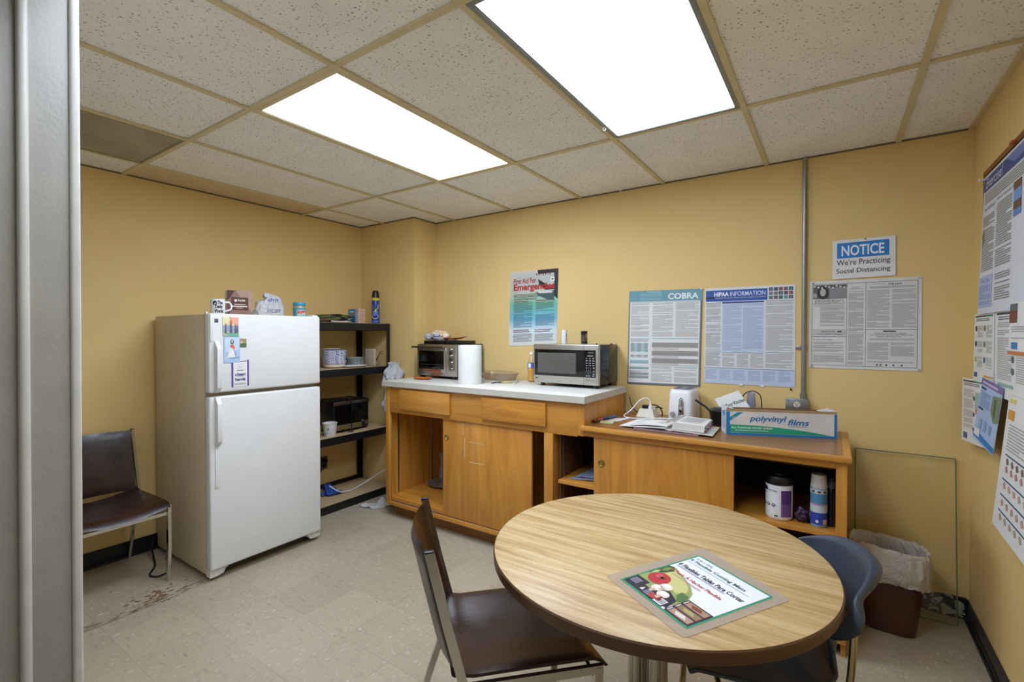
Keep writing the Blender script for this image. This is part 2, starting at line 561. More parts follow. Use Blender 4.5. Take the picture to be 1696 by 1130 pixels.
class Decal:
    """print laid on a surface f(u,v,h): u to the right, v down, h outward"""
    def __init__(s, f):
        s.f = f; s.p = {}
    def m(s, part, mat):
        return s.p.setdefault((part, mat.name), (M(), mat))[0]
    def rect(s, part, mat, u0, v0, u1, v1, h=.0006, nu=1, nv=1):
        s.m(part, mat).grid(lambda a, b: s.f(u0 + (u1 - u0) * a, v0 + (v1 - v0) * b, h), nu, nv)
    def poly(s, part, mat, pts, h=.0006):
        s.m(part, mat).add([s.f(a, b, h) for a, b in pts], [tuple(range(len(pts)))])
    def disc(s, part, mat, u, v, ru, rv, h=.0006, n=16):
        s.poly(part, mat, [(u + ru * cos(2 * pi * i / n), v + rv * sin(2 * pi * i / n)) for i in range(n)], h)
    def text(s, part, mat, st, u0, v0, u1, v1, h=.0009, bold=0.0, shear=0.0, rot=0.0, spacing=1.0):
        vs, fs = glyphs(st, bold, shear, spacing)
        s.m(part, mat).add([s.f(u0 + (u1 - u0) * a, v1 + (v0 - v1) * b, h) for a, b in vs], fs)
    def lines(s, part, mat, u0, v0, u1, v1, n, h=.0007, fill=.50, para=.16, rag=.25):
        m = s.m(part, mat)
        dv = (v1 - v0) / n
        full = R.randint(3, 7)
        for i in range(n):
            full -= 1
            a1 = u1 - (u1 - u0) * R.random() * .04
            if full == 0:
                a1 = u0 + (u1 - u0) * R.uniform(.35, .85)
                full = R.randint(3, 8)
            if R.random() < para * .5:
                continue
            v = v0 + dv * i
            m.add([s.f(u0, v, h), s.f(a1, v, h), s.f(a1, v + dv * fill, h), s.f(u0, v + dv * fill, h)], [(0, 1, 2, 3)])
    def done(s, parent):
        for (part, _), (m, mat) in s.p.items():
            obj(part.split('#')[0], m, mat, parent, smooth=False)

def planar(TL, TR, BL, BR, n, curl=None):
    TL, TR, BL, BR, n = (Vector(q) for q in (TL, TR, BL, BR, n))
    def f(u, v, h=0.0):
        p = (TL * (1 - u) + TR * u) * (1 - v) + (BL * (1 - u) + BR * u) * v
        k = curl(u, v) if curl else 0.0
        return tuple(p + n * (h + k))
    return f

def on_cyl(cx, cy, r, z0, z1, a0, a1):
    """wrap: u runs from angle a0 to a1, v from z1 (top) down to z0"""
    def f(u, v, h=0.0):
        a = a0 + (a1 - a0) * u
        return (cx + (r + h) * cos(a), cy + (r + h) * sin(a), z1 + (z0 - z1) * v)
    return f

def ink(h, rough=.55):
    return plain('print_' + h, h, rough, vary=.03)

# ------------------------------------------------------------------ the room
XL, XR, YB, ZC = -3.70, 0.5623, 3.20, 2.416
YF0, YF1 = 0.0, 0.275          # front wall (the doorway the camera looks through)
struct('floor', M().box(XL - .1, -2.2, -.06, 2.2, YB + .1, 0), M_FLOOR)
struct('wall_back', M().box(-3.0, YB, 0, XR + .1, YB + .1, ZC + .15), M_WALL)
struct('wall_left', M().box(XL - .1, YF1, 0, XL, YB + .1, ZC + .15), M_WALL)
struct('wall_right', M().box(XR, YF1, 0, XR + .1, YB, ZC + .15), M_WALL)
struct('wall_column', M().box(XL, 2.927, 0, -3.0, YB + .1, ZC + .15), M_WALL)
JX = -1.2                       # plane of the left reveal of the doorway
fw = M().box(XL - .1, .0, 0, JX - .06, .275, ZC + .15).box(.46, .0, 0, 2.2, .275, ZC + .15).box(JX - .06, .0, 2.14, .46, .275, ZC + .15)
struct('wall_front', fw, M_HALL)
# door trim on the left reveal: flat jamb, rounded stop, bright edge bead (a hair out of plumb)
def jamb(x0, x1, y0, y1, bev):
    m = M().box(x0, y0, 0, x1, y1, 2.14, bev, 3)
    m.v = [(a, b + (c - 1.41) * .0042, c) for a, b, c in m.v]
    return m
tr = struct('trim_1', jamb(JX - .06, JX, .0, .279, .003), M_GREYTRIM, smooth=True)
obj('edge_bead', jamb(JX - .06, JX + .006, .278, .2935, .005), M_WHITE, tr)
obj('stop_bead', jamb(JX - .03, JX + .012, .207, .2225, .006), M_WHITE, tr)
struct('trim_2', M().box(.435, .0, 0, .46, .29, 2.14, .003), M_GREYTRIM)
struct('trim_3', M().box(JX, .0, 2.115, .435, .29, 2.14, .003), M_GREYTRIM)

# black vinyl baseboards
def base_prof(path, up, m):
    return m
bl = M().box(XL, YF1, 0, XL + .008, 2.927, .10, .002).box(XL, YF1, 0, XL + .018, 2.927, .012, .004)
struct('baseboard_left', bl, M_BASEB)
brt = M().box(XR - .008, YF1, 0, XR, YB, .098, .002).box(XR - .022, YF1, 0, XR, YB, .014, .005).box(XR - .014, YF1, .014, XR, YB, .03, .004)
struct('baseboard_right', brt, M_BASEB)
def peel_mat():
    t = NT('peeling_black_base_paint')
    co = t.coord((26, 26, 30))
    n1 = t.n('ShaderNodeTexNoise', {'Vector': co, 'Scale': 1.0, 'Detail': 2.5, 'Roughness': .5, 'Distortion': .8})
    col = t.ramp(n1.outputs[0], [(0.0, '141316'), (0.535, '141316'), (0.55, 'b5b1a4'), (1.0, 'c4c0b2')], 'LINEAR')
    t.bsdf(col, .5)
    return t.m
struct('baseboard_back', M().box(-3.0, YB - .012, 0, XR - .008, YB, .105, .002), peel_mat())

# suspended ceiling: slab, grid, one panel per opening
ceil_root = struct('ceiling', M().box(XL - .1, YF0, ZC + .05, 2.2, YB + .1, ZC + .15), plain('ceiling_void', '8f877a', .9))
S = 0.6096
GX = [-3.386 + i * S for i in range(7)]
GY = [2.335, 2.335 - 2 * S, 2.335 - 4 * S]
xs = [XL] + GX + [XR]
ys = [YB, GY[0], GY[1], YF1]
gap = .004
for r in range(3):
    for c in range(len(xs) - 1):
        if (r == 1 and c in (3, 5)) or (r == 2 and c in (1, 5)):
            continue
        x0, x1, y1, y0 = xs[c], xs[c + 1], ys[r], ys[r + 1]
        m = M().box(x0 + gap, y0 + gap, ZC + .006, x1 - gap, y1 - gap, ZC + .022)
        t = obj('ceiling_tile', m, M_TILE_STAIN if (r == 1 and c == 0) else M_TILE, ceil_root, smooth=False)
        t['kind'] = 'structure'
g = M()
for x in GX:
    g.box(x - .012, YF1, ZC - .003, x + .012, YB, ZC + .005)
    g.box(x - .003, YF1, ZC + .005, x + .003, YB, ZC + .04)
for y in GY[:2]:
    for a, b in zip(xs[:-1], xs[1:]):
        g.box(a + .012 if a != XL else a, y - .012, ZC - .0025, b - .012 if b != XR else b, y + .012, ZC + .005)
o = obj('ceiling_grid', g, M_TBAR, ceil_root, smooth=False); o['kind'] = 'structure'
g = M().box(XL, YF1, ZC - .003, XL + .006, YB, ZC + .01)
g.box(-3.0, YB - .005, ZC - .003, XR - .022, YB, ZC + .01)
o = obj('wall_angle', M().box(XR - .024, YF1, ZC - .003, XR, YB, ZC + .01), M_TBAR, ceil_root, smooth=False); o['kind'] = 'structure'
g.box(XL, 2.919, ZC - .003, -2.992, 2.927, ZC + .01).box(-3.0, 2.927, ZC - .003, -2.992, YB, ZC + .01)
o = obj('wall_angle', g, plain('shadow_tone_angle', '6f6549', .6), ceil_root, smooth=False); o['kind'] = 'structure'  # dark colour paints in the shadow line where walls meet the ceiling

# fluorescent troffers
M_DIFF = glow('lit_prismatic_lens', 'dfecff', LIGHT)
M_DIFF_ADDED = glow('lit_lens_added_fill', 'dfecff', LIGHT * 2.0)  # lens of the added fill light out of view
M_DIFF_BOOST = glow('lit_lens_boosted', 'dfecff', LIGHT * 2.95)  # left fixture boosted to brighten the left wall, tubes no different
def troffer(c, r, label, grey, lens):
    x0, x1 = xs[c] + .012, xs[c + 1] - .012
    y1, y0 = ys[r] - .012, ys[r + 1] + .012
    t = thing('ceiling_light', label, 'ceiling light', ((x0 + x1) / 2, (y0 + y1) / 2, ZC), group='fluorescent ceiling lights')
    w_ = .02
    fm = M()
    for a, b, cc, d in ((x0, y0, x0 + w_, y1), (x1 - w_, y0, x1, y1), (x0 + w_, y0, x1 - w_, y0 + w_), (x0 + w_, y1 - w_, x1 - w_, y1)):
        fm.box(a, b, ZC - .004, cc, d, ZC + .02, .002)
    obj('frame', fm, grey, t)
    dm = M().box(x0 + w_, y0 + w_, ZC + .002, x1 - w_, y1 - w_, ZC + .008)
    obj('diffuser', dm, lens, t, smooth=False, label='glowing white prismatic lens')
    hm = M().box(x0 + .004, y0 + .004, ZC + .02, x1 - .004, y1 - .004, ZC + .048)
    obj('housing', hm, M_WHITE, t, smooth=False)
troffer(3, 1, 'lit fluorescent ceiling light with beige frame, left of the two above the room', M_TBAR, M_DIFF_BOOST)
troffer(5, 2, 'added unseen ceiling light above the doorway, put in to brighten the left wall', M_TBAR, M_DIFF_ADDED)  # added fixture out of view, extra light for the left wall
troffer(5, 1, 'lit fluorescent ceiling light with grey frame, right of the two above the room', plain('grey_light_frame', '8e918c', .4, .3), M_DIFF)

# perforated return-air grille
def perf_mat():
    t = NT('perforated_grille')
    v = t.n('ShaderNodeTexVoronoi', {'Vector': t.coord((1, 1, 0)), 'Scale': 150.0, 'Randomness': 0.0})
    hole = t.math('LESS_THAN', v.outputs['Distance'], .30)
    n1 = t.n('ShaderNodeTexNoise', {'Vector': t.coord((3, 5, 1)), 'Scale': 1.0, 'Detail': 2.0})
    base = t.ramp(n1.outputs[0], [(0.35, '9a9580'), (0.65, 'b5b09a')])
    col = t.mix(t.math('MULTIPLY', hole, .45), base, '3a372c')
    t.bsdf(col, .55)
    return t.m
x0, x1, y1, y0 = xs[1] + .012, xs[2] - .012, ys[2] - .012, ys[3] + .004
t = thing('air_vent', 'grey perforated return air vent in the ceiling at far left', 'air vent', ((x0 + x1) / 2, (y0 + y1) / 2, ZC))
obj('grille', M().box(x0 + .012, y0 + .012, ZC - .001, x1 - .012, y1 - .012, ZC + .004), perf_mat(), t, smooth=False)
fm = M()
for a, b, cc, d in ((x0, y0, x0 + .012, y1), (x1 - .012, y0, x1, y1), (x0 + .012, y0, x1 - .012, y0 + .012), (x0 + .012, y1 - .012, x1 - .012, y1)):
    fm.box(a, b, ZC - .003, cc, d, ZC + .008)
obj('frame', fm, plain('vent_frame', '8a846c', .5), t, smooth=False)

# small hooks clipped to the ceiling grid
def hook(x, y, label, mat):
    pth = [(x, y, ZC - .003), (x, y, ZC - .014), (x + .006, y - .004, ZC - .022), (x + .012, y - .002, ZC - .018), (x + .012, y, ZC - .012)]
    single('ceiling_hook', M().tube(pth, .0025, 6).box(x - .008, y - .006, ZC - .005, x + .008, y + .006, ZC - .003), mat, label, 'hook', 'hooks on the ceiling grid')
hook(-.932, 2.165, 'small white hook clipped beside the corner of the nearest ceiling light', M_PLASTICW)
hook(-1.236, 3.17, 'small white hook on the ceiling edge above the first aid poster and counter', M_PLASTICW)

# ------------------------------------------------------------------ conduit and outlets
cx = -.143
t = thing('electrical_conduit', 'grey metal electrical conduit running down the back wall from the ceiling', 'conduit', (cx, 3.184, 1.05))
obj('pipe', M().cyl((cx, 3.184, 1.055), (cx, 3.184, ZC - .002), .0115, seg=14), M_ZINC, t)
obj('connector', M().cyl((cx, 3.184, 1.043), (cx, 3.184, 1.075), .016, seg=14).cyl((cx, 3.184, 1.06), (cx, 3.184, 1.066), .019, seg=6), M_ZINC, t)
obj('strap', M().box(cx - .04, 3.191, 1.325, cx - .004, 3.199, 1.345, .002).cyl((cx, 3.184, 1.324), (cx, 3.184, 1.346), .0155, seg=14).cyl((cx - .03, 3.186, 1.335), (cx - .03, 3.194, 1.335), .005, seg=10), M_ZINC, t)
t = thing('outlet_box', 'grey metal outlet box on the back wall behind the food wrap box', 'outlet', (-.172, 3.178, .94))
obj('box_body', M().box(-.227, 3.155, .94, -.117, 3.199, 1.043, .004), M_ZINC, t)
obj('cover_plate', M().box(-.229, 3.151, .938, -.115, 3.156, 1.045, .003).cyl((-.216, 3.151, 1.035), (-.216, 3.148, 1.035), .004, seg=10).cyl((-.128, 3.151, 1.035), (-.128, 3.148, 1.035), .004, seg=10), M_ZINC, t)
rc = obj('receptacle', M().cyl((-.172, 3.151, 1.012), (-.172, 3.147, 1.012), .017, seg=22).cyl((-.172, 3.151, .968), (-.172, 3.147, .968), .017, seg=22), plain('ivory_plastic', 'd9d2bd', .4), t)
sl = M()
for z in (1.012, .968):
    sl.box(-.180, 3.1462, z + .001, -.178, 3.1474, z + .009).box(-.167, 3.1462, z + .001, -.165, 3.1474, z + .009).cyl((-.172, 3.1474, z - .007), (-.172, 3.1462, z - .007), .003, seg=8)
obj('slot', sl, M_BLACK, rc)
t = thing('wall_outlet', 'steel wall outlet plate low on the left wall behind the shelf', 'outlet', (-3.69, 2.52, .23))
obj('plate', M().box(-3.699, 2.482, .228, -3.694, 2.553, .342, .002), M_STEELD, t)
obj('receptacle', M().box(-3.6945, 2.499, .245, -3.688, 2.536, .279, .004).box(-3.6945, 2.499, .291, -3.688, 2.536, .325, .004), M_BLACK, t)
t = None
single('plug_cord', M().box(-3.688, 2.505, .295, -3.655, 2.532, .322, .005).tube([(-3.66, 2.518, .308), (-3.645, 2.50, .28), (-3.665, 2.46, .22), (-3.675, 2.38, .14), (-3.675, 2.3, .105)], .004, 6), M_BLACK, 'black plug and cord in the low wall outlet behind the shelf', 'cord')

# ------------------------------------------------------------------ refrigerator
t = thing('refrigerator', 'white top-freezer refrigerator against the left wall', 'refrigerator', (-3.3, 1.608, 0))
body = obj('body', M().box(-3.655, 1.262, .028, -2.975, 1.955, 1.528, .006), M_ENAMELS, t, label='almond textured cabinet sides')
obj('base_grille', M().box(-3.0, 1.30, .03, -2.965, 1.92, .062), M_BLACK, t)
for y0, y1, pts in ((1.262, 1.36, 0), (1.86, 1.957, 1)):
    if not pts:
        poly = [(1.262, .066), (1.262, .022), (1.30, .022), (1.335, .03), (1.345, .05), (1.36, .058), (1.36, .066)]
    else:
        poly = [(1.957, .066), (1.957, .028), (1.895, .026), (1.88, .034), (1.872, .05), (1.86, .058), (1.86, .066)]
    obj('grille_bracket', M().prism(poly, lambda a, b, d: (d, a, b), -2.972, -2.925), M_ENAMEL, t)
for y in (1.30, 1.915):
    for x in (-3.56, -3.02):
        obj('foot', M().cyl((x, y, .001), (x, y, .03), .018, seg=12), M_BLACK, t)
obj('gasket', M().box(-2.976, 1.268, .072, -2.962, 1.95, 1.05).box(-2.976, 1.268, 1.086, -2.962, 1.95, 1.526), M_GASKET, t)
def fr_door(z0, z1, lab, hpath, tail):
    d = obj('door', M().box(-2.963, 1.258, z0, -2.905, 1.957, z1, .012, 3), M_ENAMEL, t, label=lab)
    prof = []
    h = M().prism(hpath, lambda q, z_, d_: (-2.907 + q, d_, z_), 1.2845, 1.3075)
    if tail:
        h.box(-2.907, tail[0], tail[1], -2.899, tail[2], tail[3], .003)
    obj('handle', h, M_ENAMEL, d)
    return d
fz = fr_door(1.078, 1.531, 'white freezer door', [(0, 1.375), (.010, 1.372), (.036, 1.338), (.040, 1.325), (.040, 1.112), (.036, 1.104), (.012, 1.080), (0, 1.078)], (1.262, 1.37, 1.280, 1.528))
fd = fr_door(.066, 1.056, 'white refrigerator door', [(0, 1.055), (.012, 1.053), (.036, 1.022), (.040, 1.012), (.040, .805), (.036, .797), (.012, .775), (0, .772)], (1.284, .535, 1.305, .775))
obj('badge', M().box(-2.906, 1.287, 1.478, -2.9035, 1.307, 1.501, .001), plain('badge_grey', '6b7076', .3, .6), fz)
obj('hinge_cover', M().box(-3.0, 1.905, 1.526, -2.915, 1.95, 1.541, .006), M_ENAMEL, t)
obj('hinge_pin', M().box(-2.968, 1.262, 1.528, -2.950, 1.274, 1.540, .003), M_ENAMEL, t)

# things on the fridge door
XD = -2.9035
def on_door(y0, z1, y1, z0, skew=0.0):
    """print on the fridge door: u to the right is +y, outward is +x"""
    return planar((XD, y0, z1), (XD, y1, z1 + skew), (XD, y0 + .0, z0), (XD, y1, z0 + skew), (1, 0, 0))
def card(name, label, cat, y0, z1, y1, z0, mat, th=.0015, skew=0.0, group=None):
    t = thing(name, label, cat, (XD, (y0 + y1) / 2, z0), group=group)
    f = on_door(y0, z1, y1, z0, skew)
    m = M().add([f(a, b, h) for h in (-.0005, th) for a, b in ((0, 0), (1, 0), (1, 1), (0, 1))], [(0, 1, 2, 3), (4, 5, 6, 7), (0, 1, 5, 4), (1, 2, 6, 5), (2, 3, 7, 6), (3, 0, 4, 7)])
    obj('sheet', m, mat, t, smooth=False)
    return t, Decal(lambda u, v, h: f(u, v, h + th))
t, d = card('picture_card', 'fridge card painted with towers over green hills, topmost on the door', 'card', 1.330, 1.513, 1.418, 1.403, ink('e8c9a0'), skew=-.004)
d.poly('painting', ink('eadfa8'), [(0, 0), (.5, 0), (.35, .3), (0, .45)])
d.poly('painting', ink('e9a98c'), [(.4, 0), (1, 0), (1, .4), (.6, .35)])
d.poly('painting', ink('8ea6b8'), [(0, .46), (.3, .42), (.7, .45), (1, .42), (1, .8), (0, .75)])
d.poly('painting', ink('6fae8d'), [(0, .68), (.3, .82), (.7, .80), (1, .74), (1, 1), (.55, 1), (.25, .95), (0, .8)], .0008)
d.poly('painting', ink('b6b3a4'), [(0, .82), (.2, .95), (.5, 1), (0, 1)], .0009)
for u, wd, a, b in ((.5, .09, .2, .84), (.17, .07, .3, .86), (.78, .07, .3, .84), (.9, .06, .34, .8)):
    d.poly('painting', ink('6b5a6e'), [(u - wd, b), (u - wd * .6, a + .12), (u, a), (u + wd * .6, a + .12), (u + wd, b)], .0011)
d.poly('painting', ink('c4704f'), [(.42, .26), (.5, .1), (.58, .26), (.56, .36), (.44, .36)], .0013)
d.done(t)
t, d = card('picture_card', 'light blue fridge card of a dark-haired woman in a white dress', 'card', 1.335, 1.398, 1.424, 1.247, ink('a9c2dc'), th=.0025)
d.poly('painting', ink('c3d6ea'), [(.04, .04), (.96, .04), (.9, .5), (.1, .6)])
d.poly('painting', ink('eae6da'), [(.42, .42), (.56, .42), (.64, .62), (.7, .78), (.2, .8), (.3, .6)], .0008)
d.poly('painting', ink('8f9fb4'), [(.56, .48), (.62, .5), (.78, .7), (.7, .74)], .001)
d.disc('painting', ink('1d1a20'), .5, .2, .11, .09, .0009)
d.poly('painting', ink('e9d9cd'), [(.45, .14), (.55, .14), (.54, .24), (.46, .24)], .0012)
d.disc('painting', ink('d96a55'), .5, .37, .13, .07, .0013); d.disc('painting', ink('e07f6c'), .6, .43, .09, .05, .0014)
d.poly('painting', ink('7f97ba'), [(.3, .83), (.98, .78), (.98, .82), (.5, .86)], .0009)
d.done(t)
t, d = card('photo_magnet', 'tiny landscape photo magnet on the freezer door', 'magnet', 1.423, 1.386, 1.462, 1.337, ink('6d7350'), skew=-.002)
d.poly('printed_picture', ink('a98f63'), [(.05, .1), (.95, .1), (.9, .5), (.05, .6)]); d.poly('printed_picture', ink('4e6b35'), [(.05, .6), (.9, .5), (.95, .95), (.05, .95)])
d.disc('printed_picture', ink('d9d3bb'), .25, .42, .14, .12, .0009); d.done(t)
t, d = card('hand_washing_card', 'white card with purple side stripes reading clean hands', 'card', 1.376, 1.258, 1.475, 1.104, M_PAPER, th=.001, skew=.002)
pu = ink('5b3f96'); dk = ink('4a3f7c')
d.rect('stripe#1', pu, 0, 0, .1, 1); d.rect('stripe#2', pu, .9, 0, 1, 1)
d.text('lettering', dk, 'clean', .2, .47, .8, .60, bold=.03); d.text('lettering', dk, 'hands', .2, .66, .8, .79, bold=.03)
d.text('lettering', ink('6d6a72'), 'with your', .33, .60, .68, .65)
d.lines('fine_print', M_GREYINK, .15, .87, .85, .95, 3, para=0); d.rect('fine_print', ink('6d6a72'), .5, .03, .88, .06)
for a, b, r in ((.5, .2, .09), (.42, .27, .06), (.6, .28, .06)):
    m_ = d.m('line_drawing', ink('8c8a80'))
    ring = [(a + r * cos(q * pi / 8), b + r * .7 * sin(q * pi / 8)) for q in range(17)]
    for q in range(16):
        (p, q1), (p2, q2) = ring[q], ring[q + 1]
        m_.add([d.f(p, q1, .001), d.f(p2, q2, .001), d.f(p2 * .9 + a * .1, q2 * .9 + b * .1, .001), d.f(p * .9 + a * .1, q1 * .9 + b * .1, .001)], [(0, 1, 2, 3)])
d.rect('line_drawing', ink('8c8a80'), .3, .37, .7, .40); d.done(t)

# things on top of the fridge (top at 1.530)
ZT = 1.5305
def mug(x, y, z, label):
    t = thing('mug', label, 'mug', (x, y, z))
    obj('cup', M().lathe([(.030, z), (.037, z + .004), (.039, z + .02), (.039, z + .093), (.0365, z + .095), (.035, z + .09), (.035, z + .01), (.0, z + .008)], x, y, 30, True, False), M_PLASTICW, t)
    pth = [(x + .012, y + .036, z + .078), (x + .014, y + .058, z + .078), (x + .014, y + .072, z + .06), (x + .014, y + .068, z + .035), (x + .012, y + .036, z + .022)]
    obj('handle', M().tube(pth, .005, 8), M_PLASTICW, t)
    d = Decal(on_cyl(x, y, .039, z + .005, z + .088, radians(-75), radians(40)))
    d.text('lettering', M_INK, 'The', .42, .06, .78, .32, bold=.045); d.text('lettering', M_INK, 'Daily', .26, .36, .8, .66, bold=.045); d.text('lettering', M_INK, 'World', .22, .66, .82, .92, bold=.045)
    d.disc('emblem', M_INK, .25, .22, .15, .16, n=20)
    d.done(t)
mug(-3.10, 1.393, ZT, 'white mug with black lettering on top of the refrigerator')
# brown gift box
bx0, bx1, by0, by1, bz1 = -3.20, -3.11, 1.463, 1.602, 1.690
t = thing('product_box', 'brown printed box with a white side on top of the refrigerator', 'box', ((bx0 + bx1) / 2, 1.55, ZT), 0)
ang = radians(-16)
def rot2(x, y, cx, cy, a):
    return (cx + (x - cx) * cos(a) - (y - cy) * sin(a), cy + (x - cx) * sin(a) + (y - cy) * cos(a))
def bxf(a, b, c):
    x, y = rot2(bx1 + a, by0 + b, bx1, by1, ang)
    return (x, y, c)
m = M().box(0, 0, 0, 1, 1, 1)
m.v = [bxf(-.075 * (1 - v[0]), .142 * v[1], ZT + (bz1 - ZT) * v[2]) for v in m.v]
obj('carton', m, M_PAPER, t, smooth=False)
f = lambda u, v, h: bxf(h, .142 * u, bz1 - (bz1 - ZT) * v)
d = Decal(f)
d.rect('printed_panel', ink('8a6a5c'), 0, 0, 1, 1, .0004)
d.poly('printed_panel', ink('4a2a22'), [(0, 0), (.3, 0), (.12, .3), (0, .4)], .0006)
d.poly('printed_panel', ink('a98b7b'), [(.35, 0), (1, 0), (1, .9), (.8, .6), (.5, .25)], .0006)
d.poly('printed_panel', ink('6b4336'), [(0, .55), (.18, .5), (.1, 1), (0, 1)], .0006)
d.rect('printed_panel', ink('5a2e20'), .16, .27, .84, .78, .0008)
d.disc('lettering', M_PAPER, .34, .40, .055, .055, .001); d.text('lettering', M_PAPER, 'Keglet', .43, .34, .72, .46, .0011, bold=.02)
d.rect('lettering', ink('cdbcae'), .27, .54, .72, .565, .001); d.rect('lettering', M_PAPER, .2, .61, .8, .65, .001); d.rect('lettering', ink('cdbcae'), .36, .69, .62, .71, .001)
d.done(t)

# plastic bag on the fridge
def lump(cx, cy, z0, rx, ry, h, seed, amp=.18, seg=28, rings=18, sq=.75, freq=2.3):
    m = M()
    def fn(u, v):
        a = 2 * pi * u; b = pi * (v - .5)
        cx_, sx_ = abs(cos(a)) ** sq * (1 if cos(a) > 0 else -1), abs(sin(a)) ** sq * (1 if sin(a) > 0 else -1)
        dr = Vector((cos(a) * cos(b), sin(a) * cos(b), sin(b)))
        k = 1 + amp * noise.noise(dr * freq + Vector((seed, 0, 0))) + amp * .5 * noise.noise(dr * freq * 2.7 + Vector((0, seed, 0)))
        cb = abs(cos(b)) ** .6
        z = (sin(b) * .5 + .5) * h * (1 if v < .3 else k)
        return (cx + cx_ * cb * rx * k, cy + sx_ * cb * ry * k, z0 + max(0, z))
    return m.grid(fn, seg, rings, True)
M_BAG = film('white_bag_film', 'dddde0', .25)
t = thing('shopping_bag', 'white plastic shopping bag with blue script lettering on top of the refrigerator', 'bag', (-3.2, 1.74, ZT))
def bagf(u, v):
    a = 2 * pi * u
    hz_ = .128 + .018 * math.exp(-((cos(a - 3.6) + 1) / .5) ** 2) + .012 * sin(a)
    taper = 1 - .32 * v ** 2 if v < .86 else (1 - .32 * v ** 2) * max(0, (1 - v) / .14) ** .5
    k = 1 + (.10 * noise.noise(Vector((cos(a) * 2.2, sin(a) * 2.2, v * 3))) + .05 * noise.noise(Vector((cos(a) * 6, sin(a) * 6, v * 7)))) * min(1, v * 4 + .3)
    px_, py_ = rr(a, .055, .098, 3.0)
    return (-3.185 + px_ * taper * k, 1.755 + py_ * taper * k, ZT + .0015 + hz_ * v + .006 * max(0, noise.noise(Vector((cos(a) * 5, sin(a) * 5, 2)))) * v)
obj('bag_film', M().grid(bagf, 60, 26, True).ball((-3.18, 1.74, ZT + .142), (.016, .03, .02), 16, 10, lambda d_: 1 + .35 * noise.noise(d_ * 3)), M_BAG, t, ang=180)
def bagface(u, v, h):
    p = Vector(bagf(.932 + .155 * u, .88 * (1 - v) + .05))
    return (p.x + .0015 + h, p.y, p.z)
d = Decal(bagface)
d.text('lettering', ink('3a459a'), 'with you', .18, .06, .78, .34, .001, bold=.01, shear=.2)
d.text('lettering', ink('6a6d86'), 'Sincerely', .12, .56, .92, .95, .001, bold=.0, shear=.2)
d.done(t)
# peanut butter jar
def pjar(x, y, z, label):
    t = thing('peanut_butter_jar', label, 'jar', (x, y, z))
    obj('jar', M().lathe([(.038, z), (.042, z + .004), (.042, z + .072), (.038, z + .078), (.038, z + .082)], x, y, 28), plain('peanut_butter', 'b88a4e', .35), t)
    obj('lid', M().lathe([(.041, z + .080), (.0415, z + .082), (.0415, z + .100), (.040, z + .103)], x, y, 36), ink('1f86a8', .4), t)
    d = Decal(on_cyl(x, y, .042, z + .004, z + .066, radians(-100), radians(85)))
    d.rect('label', ink('3d8f9e'), 0, 0, 1, 1, .0006, 20)
    d.rect('label', ink('e6e4dc'), .25, .28, .75, .74, .001, 10)
    d.text('lettering', ink('c02a2e'), 'SKIPPY', .26, .32, .74, .70, .0016, bold=.06)
    d.rect('label', ink('8fc0b8'), .25, .78, .75, .98, .001, 10); d.rect('label', ink('c9c36a'), .72, .08, .9, .22, .001, 4)
    d.done(t)
pjar(-3.10, 1.925, ZT, 'peanut butter jar with teal lid at the right end of the refrigerator top')

# power cord on the floor
single('power_cord', M().tube([(-3.60, 1.22, .10), (-3.56, 1.20, .05), (-3.50, 1.19, .012), (-3.40, 1.16, .006), (-3.30, 1.10, .006), (-3.24, 1.12, .006), (-3.26, 1.18, .006), (-3.34, 1.22, .006), (-3.46, 1.24, .006)], .0055, 8), M_BLACK, 'black power cord looped on the floor beside the refrigerator', 'cord')

# ------------------------------------------------------------------ black steel shelving unit
SX0, SX1, SY0, SY1 = -3.685, -3.27, 1.985, 2.895
t = thing('shelving_unit', 'black steel shelving unit with particle board shelves in the corner', 'shelf', ((SX0 + SX1) / 2, (SY0 + SY1) / 2, 0))
def angle_post(x, y, sx, sy):
    m = M().box(x, y, .0, x + sx * .038, y + sy * .003, 1.508).box(x, y, .0, x + sx * .003, y + sy * .038, 1.508)
    for k in range(0, 38):
        z = .04 + k * .038
    return m
for x, sx in ((SX0, 1), (SX1, -1)):
    for y, sy in ((SY0, 1), (SY1, -1)):
        obj('post', angle_post(x, y, sx, sy), M_BLACKM, t, smooth=False)
SHZ = [.067, .597, 1.135, 1.507]
for z in SHZ:
    hb = .062 if z < 1.5 else .062
    obj('shelf_board', M().box(SX0 + .004, SY0 + .004, z - .013, SX1 - .006, SY1 - .004, z), M_PART, t, smooth=False)
    for x in (SX0 + .003, SX1 - .004):
        b = M().box(x - .0015, SY0 + .003, z - hb, x + .0015, SY1 - .003, z - .002)
        o = obj('beam', b, M_BLACKM, t, smooth=False)
    for y in (SY0 + .003, SY1 - .003):
        obj('beam', M().box(SX0 + .005, y - .0015, z - hb, SX1 - .006, y + .0015, z - .002), M_BLACKM, t, smooth=False)
riv = M()
for z in (1.42, .9, .35):
    for dz in (0, .03):
        riv.cyl((SX1 - .019, SY1 - .004, z + dz), (SX1 - .019, SY1 + .002, z + dz), .004, seg=8)
obj('rivet', riv, M_STEEL, t)

